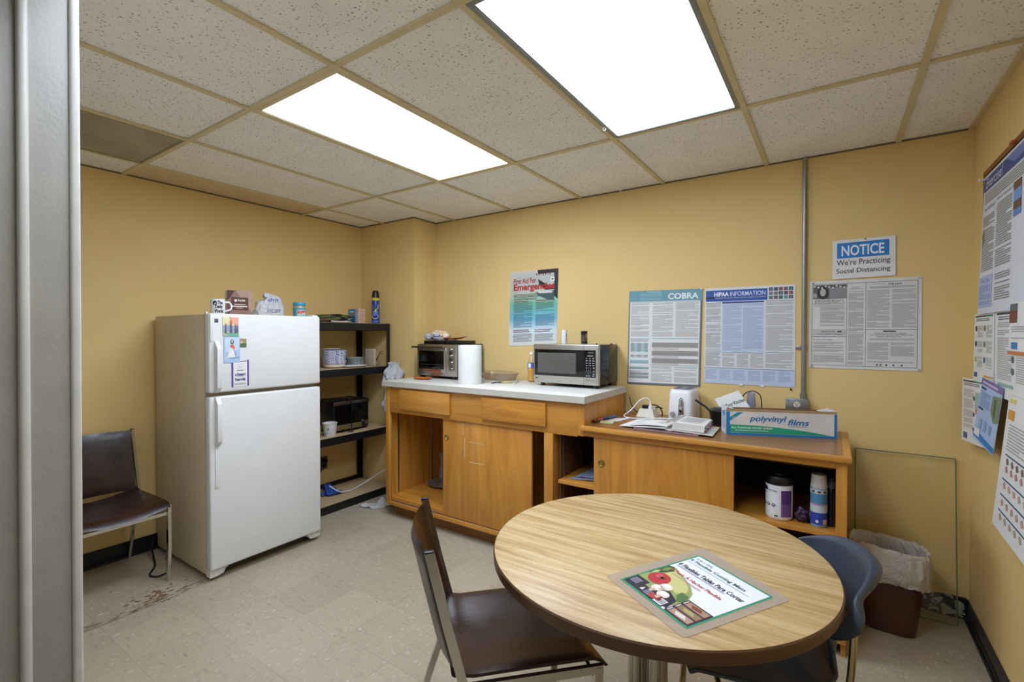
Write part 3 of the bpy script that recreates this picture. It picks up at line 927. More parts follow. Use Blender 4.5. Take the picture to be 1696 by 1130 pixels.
# top shelf
Z1 = 1.5075
t = thing('crumpled_bag', 'crumpled camouflage bag in brown, green and black on the top shelf', 'bag', (-3.42, 2.42, Z1))
def camo():
    n = NT('camouflage_fabric')
    nz = n.n('ShaderNodeTexNoise', {'Vector': n.coord((11, 7, 14)), 'Scale': 1.0, 'Detail': 2.0, 'Distortion': 1.0})
    n.bsdf(n.ramp(nz.outputs[0], [(0.0, '17191c'), (0.43, '1c1f20'), (0.44, '5b4426'), (0.53, '6a5030'), (0.54, '3f7a34'), (0.59, '4a8a3a'), (0.60, '1d2022'), (0.68, 'a9ada4')], 'CONSTANT'), .5)
    return n.m
obj('fabric', lump(-3.42, 2.425, Z1, .07, .15, .062, 3.1, .35, 34, 20, freq=2.0), camo(), t, ang=180)
obj('strap', M().tube([(-3.36, 2.36, Z1 + .012), (-3.335, 2.42, Z1 + .008), (-3.335, 2.50, Z1 + .012), (-3.36, 2.55, Z1 + .008)], .006, 6), ink('b9bdb4'), t)
t = thing('tissue_box', 'small blue and pink carton on the top shelf beside the spray can', 'box', (-3.39, 2.632, Z1))
obj('carton', M().box(-3.455, 2.597, Z1, -3.322, 2.668, Z1 + .122, .002), ink('caa58d'), t)
d = Decal(planar((-3.455, 2.597, Z1 + .121), (-3.322, 2.597, Z1 + .121), (-3.455, 2.597, Z1 + .001), (-3.322, 2.597, Z1 + .001), (0, -1, 0)))
d.rect('printed_panel', ink('4786a0'), 0, 0, .72, 1); d.rect('printed_panel', ink('a5a6b4'), .72, 0, 1, 1); d.rect('printed_panel', ink('2a6d92'), 0, .55, .72, 1, .0009)
d.poly('printed_panel', ink('9c6a55'), [(.2, .36), (.5, .34), (.52, .48), (.22, .5)], .001); d.rect('printed_panel', ink('a8c3cf'), .12, .15, .6, .25, .001); d.rect('printed_panel', ink('163f63'), .2, .55, .66, .62, .001)
d.done(t)
d = Decal(planar((-3.322, 2.597, Z1 + .121), (-3.322, 2.668, Z1 + .121), (-3.322, 2.597, Z1 + .001), (-3.322, 2.668, Z1 + .001), (1, 0, 0)))
d.lines('fine_print', ink('b08870'), .12, .1, .9, .9, 9); d.done(t)
def raid(x, y, z):
    t = thing('spray_can', 'tall blue insect spray can with black cap and yellow band on the top shelf', 'spray can', (x, y, z))
    obj('can', M().lathe([(.032, z), (.034, z + .004), (.034, z + .212), (.031, z + .222)], x, y, 30), ink('1f3f92', .3), t)
    obj('band', M().lathe([(.0343, z + .206), (.0343, z + .230), (.032, z + .232)], x, y, 30), ink('c9c53a', .4), t)
    obj('cap', M().lathe([(.0335, z + .231), (.033, z + .25), (.028, z + .278), (.024, z + .293), (.016, z + .297)], x, y, 26), M_BLACK, t)
    d = Decal(on_cyl(x, y, .034, z + .003, z + .205, radians(-115), radians(25)))
    d.poly('label', ink('d6d24a'), [(.2, .17), (.85, .13), (.82, .34), (.62, .42), (.55, .52), (.45, .40), (.22, .36)], .001)
    d.poly('label', ink('15151c'), [(.12, .1), (.5, .14), (.88, .08), (.8, .16), (.5, .2), (.2, .18)], .0013)
    d.rect('label', ink('9fb6dc'), .25, .47, .78, .51, .001, 6); d.rect('label', ink('5a7fc4'), .2, .53, .82, .66, .001, 6)
    for i in range(9):
        a0, a1 = pi * (i) / 9, pi * (i + 1) / 9
        q = lambda a, r: (.5 + r * cos(a), .64 + r * .42 * sin(a))
        d.poly('label', ink('dfe3ee'), [q(a0, .40), q(a1, .40), q(a1, .34), q(a0, .34)], .0013)
    d.rect('label', ink('3f6ac6'), .15, .86, .85, .97, .001, 6)
    d.done(t)
raid(-3.40, 2.845, Z1)

# second shelf
Z2 = 1.1355
def bowl(x, y, z, r, h, mat, label, group=None, rim=None):
    return single('bowl', M().lathe([(r * .72, z), (r * .78, z + .002), (r * .955, z + h * .3), (r, z + h), (r * .985, z + h + .002), (r * .9, z + h * .8), (r * .6, z + .006), (0, z + .005)], x, y, 34, True, False), mat, label, 'bowl', group)
def speckle(name, base, c2, thr=.5, sc=70):
    n = NT(name)
    nz = n.n('ShaderNodeTexNoise', {'Vector': n.coord((1, 1, 1.6)), 'Scale': sc, 'Detail': 3.0})
    n.bsdf(n.ramp(nz.outputs[0], [(thr - .03, base), (thr + .03, c2)]), .4)
    return n.m
M_BLUEP = speckle('blue_patterned_paper', 'd5d6dd', '3c47a8', .54, 85)
bxx, byy = -3.44, 2.445
bowl(bxx, byy, Z2, .088, .03, plain('cream_dish', 'd9cbb8', .4), 'cream dish at the bottom of the blue patterned bowl stack')
gb = 'blue patterned bowls stacked on the second shelf'
zz = Z2 + .028
labs = ['lowest blue patterned bowl, resting in the cream dish', 'second blue patterned bowl from the bottom of the stack', 'middle blue patterned bowl of the stack on the second shelf', 'second blue patterned bowl from the top of the stack', 'topmost blue patterned bowl of the stack, under a small plate']
for i, lb in enumerate(labs):
    bowl(bxx + .002 * (i % 2), byy + (.004, -.003, .0, .006, .002)[i], zz + i * .0215, .094 + (.003 if i > 2 else 0), .03, M_BLUEP, lb, gb)
zt_ = zz + 4 * .0215 + .0325
single('small_plate', M().lathe([(.045, zt_), (.05, zt_ + .002), (.068, zt_ + .012), (.066, zt_ + .014), (.045, zt_ + .005), (0, zt_ + .005)], bxx + .01, byy - .03, 30, True, False), M_PLASTICW, 'small white plate on top of the blue patterned bowl stack', 'plate')
M_GREYP = speckle('grey_green_patterned_foil', 'b4bdb6', '7f938c', .5, 95)
for i, lb in enumerate(['lowest grey-green patterned dish beside the blue bowls', 'middle grey-green patterned dish beside the blue bowls', 'topmost grey-green patterned dish beside the blue bowls']):
    z = Z2 + .001 + i * .0195
    single('patterned_dish', M().lathe([(.07, z), (.072, z + .002), (.088, z + .032), (.09, z + .034), (.086, z + .033), (.07, z + .005), (0, z + .004)], -3.50, 2.70, 36, True, False, 1.0, 1.0), M_GREYP, lb, 'dish', 'grey-green patterned dishes on the second shelf')
t = thing('dinner_plate', 'white plate with orange and blue print at the front of the second shelf', 'plate', (-3.355, 2.575, Z2))
obj('plate', M().lathe([(.05, Z2), (.055, Z2 + .002), (.082, Z2 + .013), (.0805, Z2 + .015), (.055, Z2 + .006), (0, Z2 + .005)], -3.365, 2.585, 34, True, False, 1, 1.5), M_PLASTICW, t)
d = Decal(lambda u, v, h: (-3.365 + .13 * (v - .5), 2.585 + .2 * (u - .5), Z2 + .0075 + h))
d.poly('print', ink('d9836a'), [(.45, .35), (.85, .3), (.9, .65), (.5, .7)]); d.poly('print', ink('2c3f86'), [(.15, .4), (.42, .38), (.42, .62), (.15, .64)]); d.done(t)
single('tray', M().box(-3.44, 2.758, Z2, -3.31, 2.776, Z2 + .15, .008, 3), plain('pale_tray', 'b9a996', .45), 'pale tray standing on edge on the second shelf beside the dishes', 'tray')
m = M().slab(lambda u, v: (-3.30 - .1 * v - .02 * u, 2.780 + .05 * u, Z2 + .012 + .085 * v * (1 - .5 * abs(u - .45)) ), 6, 6, .003)
single('cardboard_flap', m, ink('8f7a5c'), 'brown cardboard flap leaning at the right end of the second shelf', 'cardboard')
single('thin_cable', M().tube([(-3.40, 2.84, Z2 + .006), (-3.39, 2.855, Z2 + .06), (-3.36, 2.868, Z2 + .12), (-3.33, 2.872, Z2 + .13)], .0025, 6).tube([(-3.42, 2.845, Z2 + .006), (-3.41, 2.86, Z2 + .05), (-3.38, 2.872, Z2 + .10), (-3.345, 2.876, Z2 + .105)], .0025, 6), M_BLACK, 'thin dark cable standing up at the right end of the second shelf', 'cable')
# bag hanging from the post
m = M()
def hb(u, v):
    a = 2 * pi * u
    z = .735 + (1.165 - .735) * v
    prof = [(0, .02), (.02, .062), (.15, .078), (.35, .072), (.55, .066), (.68, .085), (.78, .092), (.86, .06), (.92, .036), (1, .046)]
    for (q0, r0), (q1, r1) in zip(prof[:-1], prof[1:]):
        if q0 <= v <= q1:
            r = r0 + (r1 - r0) * (v - q0) / (q1 - q0); break
    k = 1 + .30 * noise.noise(Vector((cos(a) * 1.5, sin(a) * 1.5, v * 4))) + .5 * (abs(noise.noise(Vector((cos(a) * 2.6 + v, sin(a) * 2.6, v * 5 + 3)))) - .25) + .3 * (abs(noise.noise(Vector((cos(a) * 6, sin(a) * 6, v * 3)))) - .25)
    k *= 1.0 if v < .8 else 1 + .5 * noise.noise(Vector((cos(a) * 2, sin(a) * 2, 5)))
    return (-3.175 + r * k * cos(a) * .85, 2.845 + r * k * sin(a) * 1.0 + .03 * (v - .5), z + (.03 * noise.noise(Vector((cos(a) * 2.5, sin(a) * 2.5, 8))) if v > .9 else 0))
m.grid(hb, 72, 60, True)
bagh = single('hanging_bag', m, M_BAG, 'white plastic bag hanging from the shelf post beside the counter', 'bag', ang=180)
d = Decal(lambda u, v, h: (-3.105 + h, 2.80 + .04 * u, 1.035 - .03 * v))
# third shelf: black toaster oven with cord, yogurt tub
Z3 = .5975
t = thing('black_toaster_oven', 'black toaster oven with its cord wrapped round it on the third shelf', 'toaster oven', (-3.49, 2.56, Z3))
obj('body', M().box(-3.63, 2.385, Z3 + .016, -3.372, 2.74, Z3 + .262, .008), plain('black_appliance', '121214', .3), t)
obj('glass_door', M().box(-3.372, 2.40, Z3 + .075, -3.362, 2.66, Z3 + .225, .003), M_BLACKG, t)
obj('door_trim', M().box(-3.373, 2.388, Z3 + .23, -3.358, 2.735, Z3 + .256, .003), plain('worn_chrome', '8a8078', .25, .9), t, label='worn chrome strip')
obj('crumb_tray', M().box(-3.373, 2.41, Z3 + .022, -3.360, 2.66, Z3 + .064, .003), plain('dull_brass', '8a7a56', .4, .6), t)
obj('knob', M().cyl((-3.372, 2.705, Z3 + .055), (-3.35, 2.705, Z3 + .055), .02, .018, 22), M_STEEL, t)
obj('knob', M().cyl((-3.372, 2.705, Z3 + .115), (-3.35, 2.705, Z3 + .115), .018, .016, 22), M_BLACK, t)
for x in (-3.60, -3.40):
    for y in (2.41, 2.71):
        obj('foot', M().cyl((x, y, Z3), (x, y, Z3 + .02), .012, seg=10), M_BLACK, t)
obj('cord', M().tube([(-3.60, 2.40, Z3 + .268), (-3.52, 2.42, Z3 + .272), (-3.46, 2.47, Z3 + .27), (-3.40, 2.52, Z3 + .268), (-3.354, 2.545, Z3 + .25), (-3.350, 2.55, Z3 + .16), (-3.350, 2.545, Z3 + .05), (-3.335, 2.55, Z3 + .008)], .0045, 6).tube([(-3.335, 2.55, Z3 + .008), (-3.32, 2.53, Z3 + .006), (-3.335, 2.50, Z3 + .01), (-3.35, 2.47, Z3 + .02), (-3.352, 2.45, Z3 + .03)], .0045, 6), M_BLACK, t)
x, y = -3.345, 2.335
t = thing('paper_tub', 'white printed paper tub at the front of the third shelf', 'tub', (x, y, Z3))
obj('tub', M().lathe([(.044, Z3), (.046, Z3 + .003), (.055, Z3 + .098), (.058, Z3 + .1), (.058, Z3 + .106), (.054, Z3 + .106), (.052, Z3 + .098), (.043, Z3 + .006), (0, Z3 + .005)], x, y, 32, True, False), plain('tub_paper', 'd9d6d2', .45), t)
d = Decal(lambda u, v, h: (x + (.0465 + .008 * (1 - v) + h) * cos(radians(-95 + 100 * u)), y + (.0465 + .008 * (1 - v) + h) * sin(radians(-95 + 100 * u)), Z3 + .006 + .085 * (1 - v)))
d.rect('print', ink('6d7190'), .1, .68, .22, .92); d.rect('print', ink('4c4f66'), .35, .68, .7, .8); d.disc('print', ink('8b8fa6'), .45, .35, .1, .12); d.rect('print', ink('a9abb8'), .3, .5, .65, .54); d.done(t)
t = thing('seasoning_bottle', 'green and yellow bottle half hidden behind the refrigerator on the third shelf', 'bottle', (-3.37, 2.262, Z3))
obj('bottle', M().lathe([(.022, Z3), (.024, Z3 + .004), (.024, Z3 + .085), (.016, Z3 + .1)], -3.385, 2.255, 20), ink('6f7a2c', .3), t)
obj('cap', M().lathe([(.016, Z3 + .1), (.016, Z3 + .122), (.013, Z3 + .124)], -3.385, 2.255, 16), ink('b59a2f', .4), t)

# bottom shelf: blue gloves and a white cable
Z4 = .0675
m = M()
for k, (px, py, dx, dy, r, ln, h) in enumerate([(-3.52, 2.36, .02, .12, .03, .12, .02), (-3.50, 2.40, -.02, .11, .026, .11, .035), (-3.47, 2.38, .03, .13, .024, .1, .02), (-3.55, 2.42, -.02, .08, .03, .1, .06)]):
    m.slab(lambda u, v: (px + dx * v + r * (u - .5) * 2, py + dy * v, Z4 + .006 + .004 * k + h * max(0, sin(pi * u)) * (1 - .3 * v) + .012 * max(0, noise.noise(Vector((u * 4, v * 5, k))))), 10, 10, .003)
single('work_glove', m, ink('2a4fa0', .4), 'crumpled blue glove lying on the bottom shelf', 'glove', ang=180)
single('white_cable', M().tube([(-3.42, 2.38, Z4 + .10), (-3.41, 2.44, Z4 + .05), (-3.415, 2.50, Z4 + .02), (-3.425, 2.58, Z4 + .007), (-3.44, 2.66, Z4 + .008), (-3.42, 2.74, Z4 + .04), (-3.36, 2.80, Z4 + .09), (-3.25, 2.84, Z4 + .16), (-3.10, 2.88, Z4 + .22)], .005, 8), M_PLASTICW, 'white cable curving over the bottom shelf of the shelving unit', 'cable')
# rag on the floor
def rag(u, v):
    x = -3.20 + .19 * u + .05 * v - .05 * (1 - v) * u
    y = 2.50 + .17 * v + .05 * u
    z = .006 + .03 * max(0, noise.noise(Vector((u * 3.2, v * 3.5, 4)))) + .05 * math.exp(-((u - .35) ** 2 + (v - .75) ** 2) / .02) + .008 * sin(u * 11 + v * 4)
    return (x + .02 * noise.noise(Vector((u * 3, v * 3, 9))), y + .03 * noise.noise(Vector((u * 3, v * 3, 2))), max(.005, z))
single('rag', M().slab(rag, 26, 22, .004), plain('grey_white_cloth', 'b9bab2', .85, bump=.2), 'crumpled white rag on the floor between the shelving unit and cabinet', 'rag', ang=180)

# ------------------------------------------------------------------ tall cabinet with white worktop
YC = 2.50
t = thing('tall_cabinet', 'maple cabinet with sliding door and two drawers under the white worktop', 'cabinet', (-2.03, 2.8, 0))
YBK = 3.12
obj('side_panel', M().box(-2.872, YC + .02, .10, -2.852, YBK, 1.013), M_MAPLE, t, smooth=False)
obj('divider_panel', M().box(-1.415, YC + .02, .10, -1.395, YBK, .822), M_MAPLEIN, t, smooth=False)
obj('end_panel', M().box(-1.205, YC + .02, .825, -1.187, YBK, 1.013), M_MAPLE, t, smooth=False)
obj('back_panel', M().box(-2.852, YBK - .012, .10, -1.415, YBK, 1.013), M_MAPLEIN, t, smooth=False)
obj('bottom_panel', M().box(-2.852, YC + .02, .128, -1.415, YBK - .012, .155), M_MAPLEX, t, smooth=False)
obj('drawer_deck', M().box(-2.852, YC + .02, .822, -1.205, YBK - .012, .834), M_MAPLEIN, t, smooth=False)
fr = M().box(-2.874, YC, .096, -2.83, YC + .02, 1.014, .002)
obj('stile', fr, M_MAPLE, t)
obj('stile', M().box(-1.457, YC, .155, -1.395, YC + .02, .815, .002), M_MAPLE, t)
obj('stile', M().box(-1.232, YC - .0005, .822, -1.187, YC + .02, 1.014, .002), M_MAPLE, t)
obj('face_rail', M().box(-2.83, YC, .815, -1.232, YC + .02, 1.014, .001), M_MAPLEX, t, label='wide maple face board behind the drawers')
obj('bottom_rail', M().box(-2.83, YC, .096, -1.395, YC + .022, .125, .002).box(-2.83, YC + .045, .125, -1.415, YC + .06, .165, .002), M_MAPLEX, t)
obj('door_track', M().box(-2.83, YC + .012, .125, -1.415, YC + .045, .131), plain('grimy_track', '6f6a66', .4, .5), t, smooth=False)
obj('toe_kick', M().box(-2.845, YC + .075, .001, -1.395, YC + .09, .097), wood('dark_maple_x', 'a06a2b', '74481b', 'x', .5), t, smooth=False)
for x in (-2.845, -2.60):
    pass
pil = M()
for yy in (YC + .10, YBK - .14):
    pil.box(-2.8525, yy, .16, -2.848, yy + .016, .815)
obj('shelf_standard', pil, M_ALU, t, smooth=False)
for (a, b, z0, z1, mt) in ((-2.70, -2.207, .848, .998, wood('drawer_maple_curly', 'e2a950', 'c08036', 'x', .36, .8, coat=.2)), (-1.924, -1.437, .851, .997, wood('drawer_maple_striped', 'de9c3e', 'a8691f', 'x', .36, 1.6, coat=.2))):
    dr = obj('drawer', M().box(a, YC - .019, z0, b, YC, z1, .003), mt, t)
obj('sliding_door', M().box(-2.29, YC + .012, .132, -1.553, YC + .030, .822, .001), wood('door_maple', 'de9f40', 'b4742a', 'z', .36, .7, coat=.2), t)
dr = t.children[-1]
obj('finger_pull', M().lathe([(.019, 0), (.019, .003), (.015, .004), (.013, .001), (0, -.001)], 0, 0, 24), M_BRASS, dr)
pl = dr.children[0]
for v in pl.data.vertices:
    pass
def place_pull(o, x, y, z):
    # built lying down at the world origin; stand it up facing -y
    inv = INV[o.name]
    for v in o.data.vertices:
        wv = inv.inverted() @ v.co
        v.co = inv @ Vector((x + wv.x, y - wv.z, z + wv.y))
place_pull(pl, -2.254, YC + .012, .686)
obj('paint_mark', M().box(-2.095, YC + .0112, .565, -2.088, YC + .012, .70).box(-2.05, YC + .0112, .675, -1.93, YC + .012, .682).box(-2.05, YC + .0112, .537, -1.93, YC + .012, .544).box(-2.11, YC + .0112, .72, -2.104, YC + .012, .80), plain('scraped_glue', 'cbb07c', .6), dr, smooth=False)
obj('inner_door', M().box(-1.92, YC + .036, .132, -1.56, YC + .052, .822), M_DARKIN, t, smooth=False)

t = thing('worktop', 'long white laminate worktop with thick edge on the tall cabinet', 'worktop', (-2.03, 2.8, 1.0135))
obj('slab', M().box(-2.885, 2.474, 1.0145, -1.176, 3.13, 1.055, .0015), M_LAMINATE, t)
obj('edge_band', M().box(-2.886, 2.4725, 1.0145, -1.1745, 2.4745, 1.0535).box(-1.1762, 2.474, 1.0145, -1.1742, 3.13, 1.0535), M_LAMEDGE, t, smooth=False)

# glassware inside
ZI = .1555
M_GLASSP = thin_clear('clear_glassware', 'cdd3d4', .22)
single('glass_plate', M().lathe([(.10, ZI), (.105, ZI + .003), (.145, ZI + .02), (.143, ZI + .023), (.10, ZI + .008), (0, ZI + .007)], -2.69, 2.955, 40, True, False, .9, .9), thin_clear('smoked_glass', 'a89c8c', .5), 'round glass plate on the floor of the open cabinet', 'plate')
zb = ZI + .0085
t = thing('bud_vase', 'slender clear glass bud vase with blue base standing on the glass plate', 'vase', (-2.68, 2.93, zb))
obj('glass', M().lathe([(.026, zb), (.028, zb + .004), (.012, zb + .018), (.02, zb + .04), (.032, zb + .07), (.026, zb + .12), (.017, zb + .18), (.022, zb + .235), (.034, zb + .27), (.031, zb + .268), (.019, zb + .232), (.014, zb + .18), (.022, zb + .12), (.027, zb + .07), (0, zb + .05)], -2.68, 2.93, 30, True, False), M_GLASSP, t)
obj('blue_base', M().lathe([(.008, zb + .044), (.02, zb + .052), (.0255, zb + .07), (.02, zb + .095), (0, zb + .10)], -2.68, 2.93, 24, True, False), plain('blue_glass', '2f4a86', .1), t)
zg = ZI
single('green_vase', M().lathe([(.032, zg), (.035, zg + .005), (.026, zg + .04), (.033, zg + .10), (.038, zg + .16), (.036, zg + .22), (.05, zg + .265), (.046, zg + .264), (.032, zg + .22), (.03, zg + .1), (0, zg + .02)], -2.335, 2.655, 28, True, False), thin_clear('green_glass', '1d4a30', .75), 'dark green glass vase on the cabinet floor, half behind the sliding door', 'vase')

# ------------------------------------------------------------------ low cabinet with wooden top
t = thing('low_cabinet', 'low maple cabinet with a sliding door and open compartments under the wooden top', 'cabinet', (-.66, 2.8, 0))
YD = 2.50
obj('side_panel', M().box(.034, YD + .02, .0, .052, 3.09, .857), M_MAPLE, t, smooth=False)
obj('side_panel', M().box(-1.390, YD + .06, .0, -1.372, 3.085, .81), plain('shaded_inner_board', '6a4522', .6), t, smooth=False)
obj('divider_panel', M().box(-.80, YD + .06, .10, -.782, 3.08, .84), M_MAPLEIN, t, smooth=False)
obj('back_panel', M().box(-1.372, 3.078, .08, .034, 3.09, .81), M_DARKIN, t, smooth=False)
obj('bottom_panel', M().box(-1.372, YD + .02, .10, .034, 3.078, .12), M_MAPLEIN, t, smooth=False)
obj('post', M().box(.012, YD, .06, .053, YD + .02, .857, .002), M_MAPLE, t)
obj('apron', M().box(-1.187, YD, .826, .012, YD + .02, .858, .001), M_MAPLEX, t)
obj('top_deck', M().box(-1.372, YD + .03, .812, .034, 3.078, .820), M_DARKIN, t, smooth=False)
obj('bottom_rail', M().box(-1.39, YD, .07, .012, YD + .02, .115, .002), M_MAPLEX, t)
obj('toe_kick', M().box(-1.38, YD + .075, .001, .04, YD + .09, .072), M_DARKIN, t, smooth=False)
dr = obj('sliding_door', M().box(-1.133, YD + .012, .117, -.398, YD + .030, .83, .001), wood('door_maple_low', 'de9f3e', 'b47226', 'z', .36, .8, coat=.2), t)
obj('door_edge_strip', M().box(-1.133, YD + .0108, .117, -1.035, YD + .0122, .829), wood('door_maple_pale', 'd89c44', 'b87c30', 'z', .4, 1.2), dr, smooth=False)
pl = obj('finger_pull', M().lathe([(.020, 0), (.020, .003), (.0155, .004), (.013, .0008), (0, -.001)], 0, 0, 24), M_BRASS, dr)
place_pull(pl, -1.086, YD + .0105, .681)
obj('shelf', M().box(-1.37, YD + .02, .515, -.80, 3.07, .536, .002), M_MAPLEX, t, smooth=False)
obj('shelf', M().box(-.78, YD + .03, .508, .033, 3.07, .530, .002), M_MAPLEX, t, smooth=False)
pil = M()
for yy in (YD + .09, 2.95):
    pil.box(-1.3725, yy, .12, -1.368, yy + .016, .81)
pil.box(-.7825, 2.95, .12, -.778, 2.966, .81)
obj('shelf_standard', pil, M_ALU, t, smooth=False)

t = thing('desk_top', 'worn brown wooden top of the low cabinet with solid maple edging', 'worktop', (-.56, 2.8, .859))
obj('laminate', M().box(-1.186, 2.50, .861, .038, 3.13, .8848), M_DESKTOP, t, smooth=False)
obj('edging', M().box(-1.205, 2.474, .860, .068, 2.502, .885, .003), wood('edge_maple', 'dda04a', 'bd8236', 'x', .38, 1.2, coat=.15), t)
obj('edging', M().box(.036, 2.50, .860, .068, 3.13, .885, .003), wood('edge_maple_y', 'd59744', 'ad7430', 'y', .38, 1.2, coat=.15), t)
sc_ = M()
for i in range(70):
    u, v = R.random(), R.random()
    x = -.42 + .42 * u; y = 2.53 + .10 * v * v + .10 * v * (1 - u) * 0
    if y > 2.60 + .17 * u: continue
    a = R.uniform(-.5, .5); l = R.uniform(.006, .022); wd = R.uniform(.0008, .0022)
    dx, dy = cos(a) * l, sin(a) * l
    sc_.add([(x, y, .88495), (x + dx, y + dy, .88495), (x + dx, y + dy + wd, .88495), (x, y + wd, .88495)], [(0, 1, 2, 3)])
obj('worn_scratches', sc_, plain('bare_scratch', 'cbb184', .6), bpy.data.objects['laminate'], smooth=False)

# on the low cabinet's shelves
ZS = .5365
t = thing('plastic_folder', 'clear plastic folders lying on the shelf left of the low sliding door', 'folder', (-1.22, 2.65, ZS))
M_SLEEVE = thin_clear('clear_sleeve', 'c6cbe0', .45)
obj('sleeve', M().slab(lambda u, v: (-1.32 + .22 * u + .02 * v, 2.56 + .05 * u + .2 * v, ZS + .003 + .01 * u + .012 * v * u), 8, 8, .0015), M_SLEEVE, t)
obj('sleeve', M().slab(lambda u, v: (-1.28 + .2 * u, 2.60 + .02 * u + .2 * v, ZS + .018 + .03 * u * v), 8, 8, .0015), M_SLEEVE, t)
ZS = .5305
x, y = -.213, 2.612
t = thing('wipes_canister', 'white wipes canister with black lid and purple label panel on the low shelf', 'canister', (x, y, ZS))
obj('canister', M().lathe([(.05, ZS), (.0565, ZS + .008), (.0575, ZS + .02), (.0575, ZS + .165), (.055, ZS + .172)], x, y, 40), M_PLASTICW, t)
obj('lid', M().lathe([(.0585, ZS + .166), (.0585, ZS + .190), (.052, ZS + .204), (.03, ZS + .208)], x, y, 36).box(x - .018, y - .02, ZS + .205, x + .018, y + .02, ZS + .213, .004), M_BLACK, t)
d = Decal(on_cyl(x, y, .0577, ZS + .015, ZS + .162, radians(-190), radians(-5)))
pu = ink('57307f')
d.rect('label', pu, .61, .12, .89, .55, .0008, 8); d.rect('label', ink('6d4a92'), .61, .55, .89, .97, .0008, 8)
d.lines('fine_print', ink('b7a3cc'), .63, .58, .87, .95, 12, .0014)
d.rect('label', ink('1d1d26'), .13, .06, .27, .18, .0008, 5); d.text('lettering', M_INK, 'Oxivir Cloths', .28, .12, .52, .19, .001); d.rect('fine_print', M_GREYINK, .14, .24, .26, .27, .0008, 4)
for i, u in enumerate((.18, .31, .44)):
    d.disc('emblem', ink('3a3a40'), u, .62, .045, .05, .0012)
    d.disc('emblem', M_PLASTICW, u, .61, .018, .022, .0015)
d.lines('fine_print', M_GREYINK, .14, .76, .52, .92, 4, .001); d.rect('lettering', M_INK, .46, .93, .54, .97, .001, 3)
d.done(t)
x, y = -.052, 2.60
t = thing('spray_can', 'blue and white spray can with white cap on the low shelf beside the wipes', 'spray can', (x, y, ZS))
obj('can', M().lathe([(.031, ZS), (.0335, ZS + .004), (.0335, ZS + .172), (.029, ZS + .182)], x, y, 32), ink('7fb0cf', .3), t)
obj('cap', M().lathe([(.033, ZS + .178), (.033, ZS + .186), (.029, ZS + .235), (.0285, ZS + .238)], x, y, 24).lathe([(.033, ZS + .176), (.034, ZS + .178), (.034, ZS + .19), (.033, ZS + .192)], x, y, 24), plain('off_white_cap', 'cfccc6', .45), t)
d = Decal(on_cyl(x, y, .0335, ZS + .004, ZS + .172, radians(-180), radians(0)))
d.rect('label', ink('dcdad6'), .02, .0, .98, .1, .0008, 12); d.rect('label', ink('4f8cba'), .12, .12, .95, .38, .0008, 10); d.rect('label', ink('c58aa6'), .05, .38, .97, .41, .001, 10)
d.rect('label', ink('c9d3df'), .05, .43, .97, .62, .0008, 10); d.rect('label', ink('2d45a8'), .03, .63, .97, .95, .0008, 10)
for u in (.3, .52, .74):
    d.rect('emblem', ink('3a3a44'), u - .06, .03, u + .06, .08, .0014, 2)
d.lines('fine_print', ink('8a94b4'), .12, .45, .9, .6, 5, .0012); d.lines('fine_print', ink('98a7dc'), .1, .66, .6, .8, 5, .0012); d.rect('emblem', ink('c9b3a4'), .66, .8, .86, .93, .0014, 3); d.disc('emblem', M_PAPER, .45, .86, .06, .04, .0014)
d.done(t)
x, y = -.004, 2.635
t = thing('dark_bottle', 'dark bottle with grey top behind the blue can at the end of the low shelf', 'bottle', (x, y, ZS))
obj('bottle', M().lathe([(.024, ZS), (.026, ZS + .004), (.026, ZS + .14), (.016, ZS + .165), (.012, ZS + .175)], x, y, 24), plain('dark_bottle_plastic', '14161f', .2), t)
obj('cap', M().lathe([(.014, ZS + .172), (.014, ZS + .20), (.008, ZS + .203), (.008, ZS + .215)], x, y, 18), plain('grey_cap', '6d7178', .4), t)
t = thing('snack_packet', 'small crumpled purple and black packet between wipes canister and blue can', 'packet', (-.118, 2.60, ZS))
obj('wrapper', lump(-.118, 2.605, ZS, .028, .024, .062, 5.5, .3, 26, 16, freq=2.6), speckle('purple_black_wrapper', '16131b', '5f3c6c', .55, 60), t, ang=180)
d = Decal(lambda u, v, h: (-.141 + .04 * u, 2.583 - h - .004 * sin(pi * u), ZS + .05 - .045 * v))
d.done(t)

# ------------------------------------------------------------------ on the white worktop
W = 1.0552
# stainless toaster oven
OX0, OX1, OYF, OYB, OZ0, OZ1 = -2.893, -2.434, 2.832, 3.165, 1.078, 1.334
t = thing('toaster_oven', 'stainless toaster oven with four knobs on the white worktop', 'toaster oven', ((OX0 + OX1) / 2, 3.0, W))
OX0 += .03
obj('body', M().box(OX0, OYF + .006, OZ0, OX1, OYB, OZ1, .006), M_STEELD, t)
obj('face', M().box(OX0, OYF - .004, OZ0, OX1, OYF + .007, OZ1 - .004, .003), M_STEEL, t)
dx0, dx1 = OX0 + .012, -2.545
do = obj('door', M().box(dx0, OYF - .014, OZ0 + .028, dx1, OYF - .003, OZ1 - .03, .004), M_STEEL, t)
obj('glass', M().box(dx0 + .018, OYF - .0155, OZ0 + .055, dx1 - .014, OYF - .0135, OZ1 - .055, .001), M_BLACKG, do)
obj('rack', M().box(dx0 + .04, OYF - .0165, 1.168, dx1 - .02, OYF - .0155, 1.171).box(dx0 + .04, OYF - .0165, 1.142, dx1 - .02, OYF - .0155, 1.144), M_STEEL, do)
hz = 1.309
obj('handle', M().cyl((dx0 - .03, OYF - .045, hz), (dx1 - .01, OYF - .045, hz), .0085, seg=16).box(dx0 + .01, OYF - .045, hz - .008, dx0 + .03, OYF - .01, hz + .006, .003).box(dx1 - .03, OYF - .045, hz - .008, dx1 - .01, OYF - .01, hz + .006, .003), plain('pewter_handle', '6f675c', .3, .9), do)
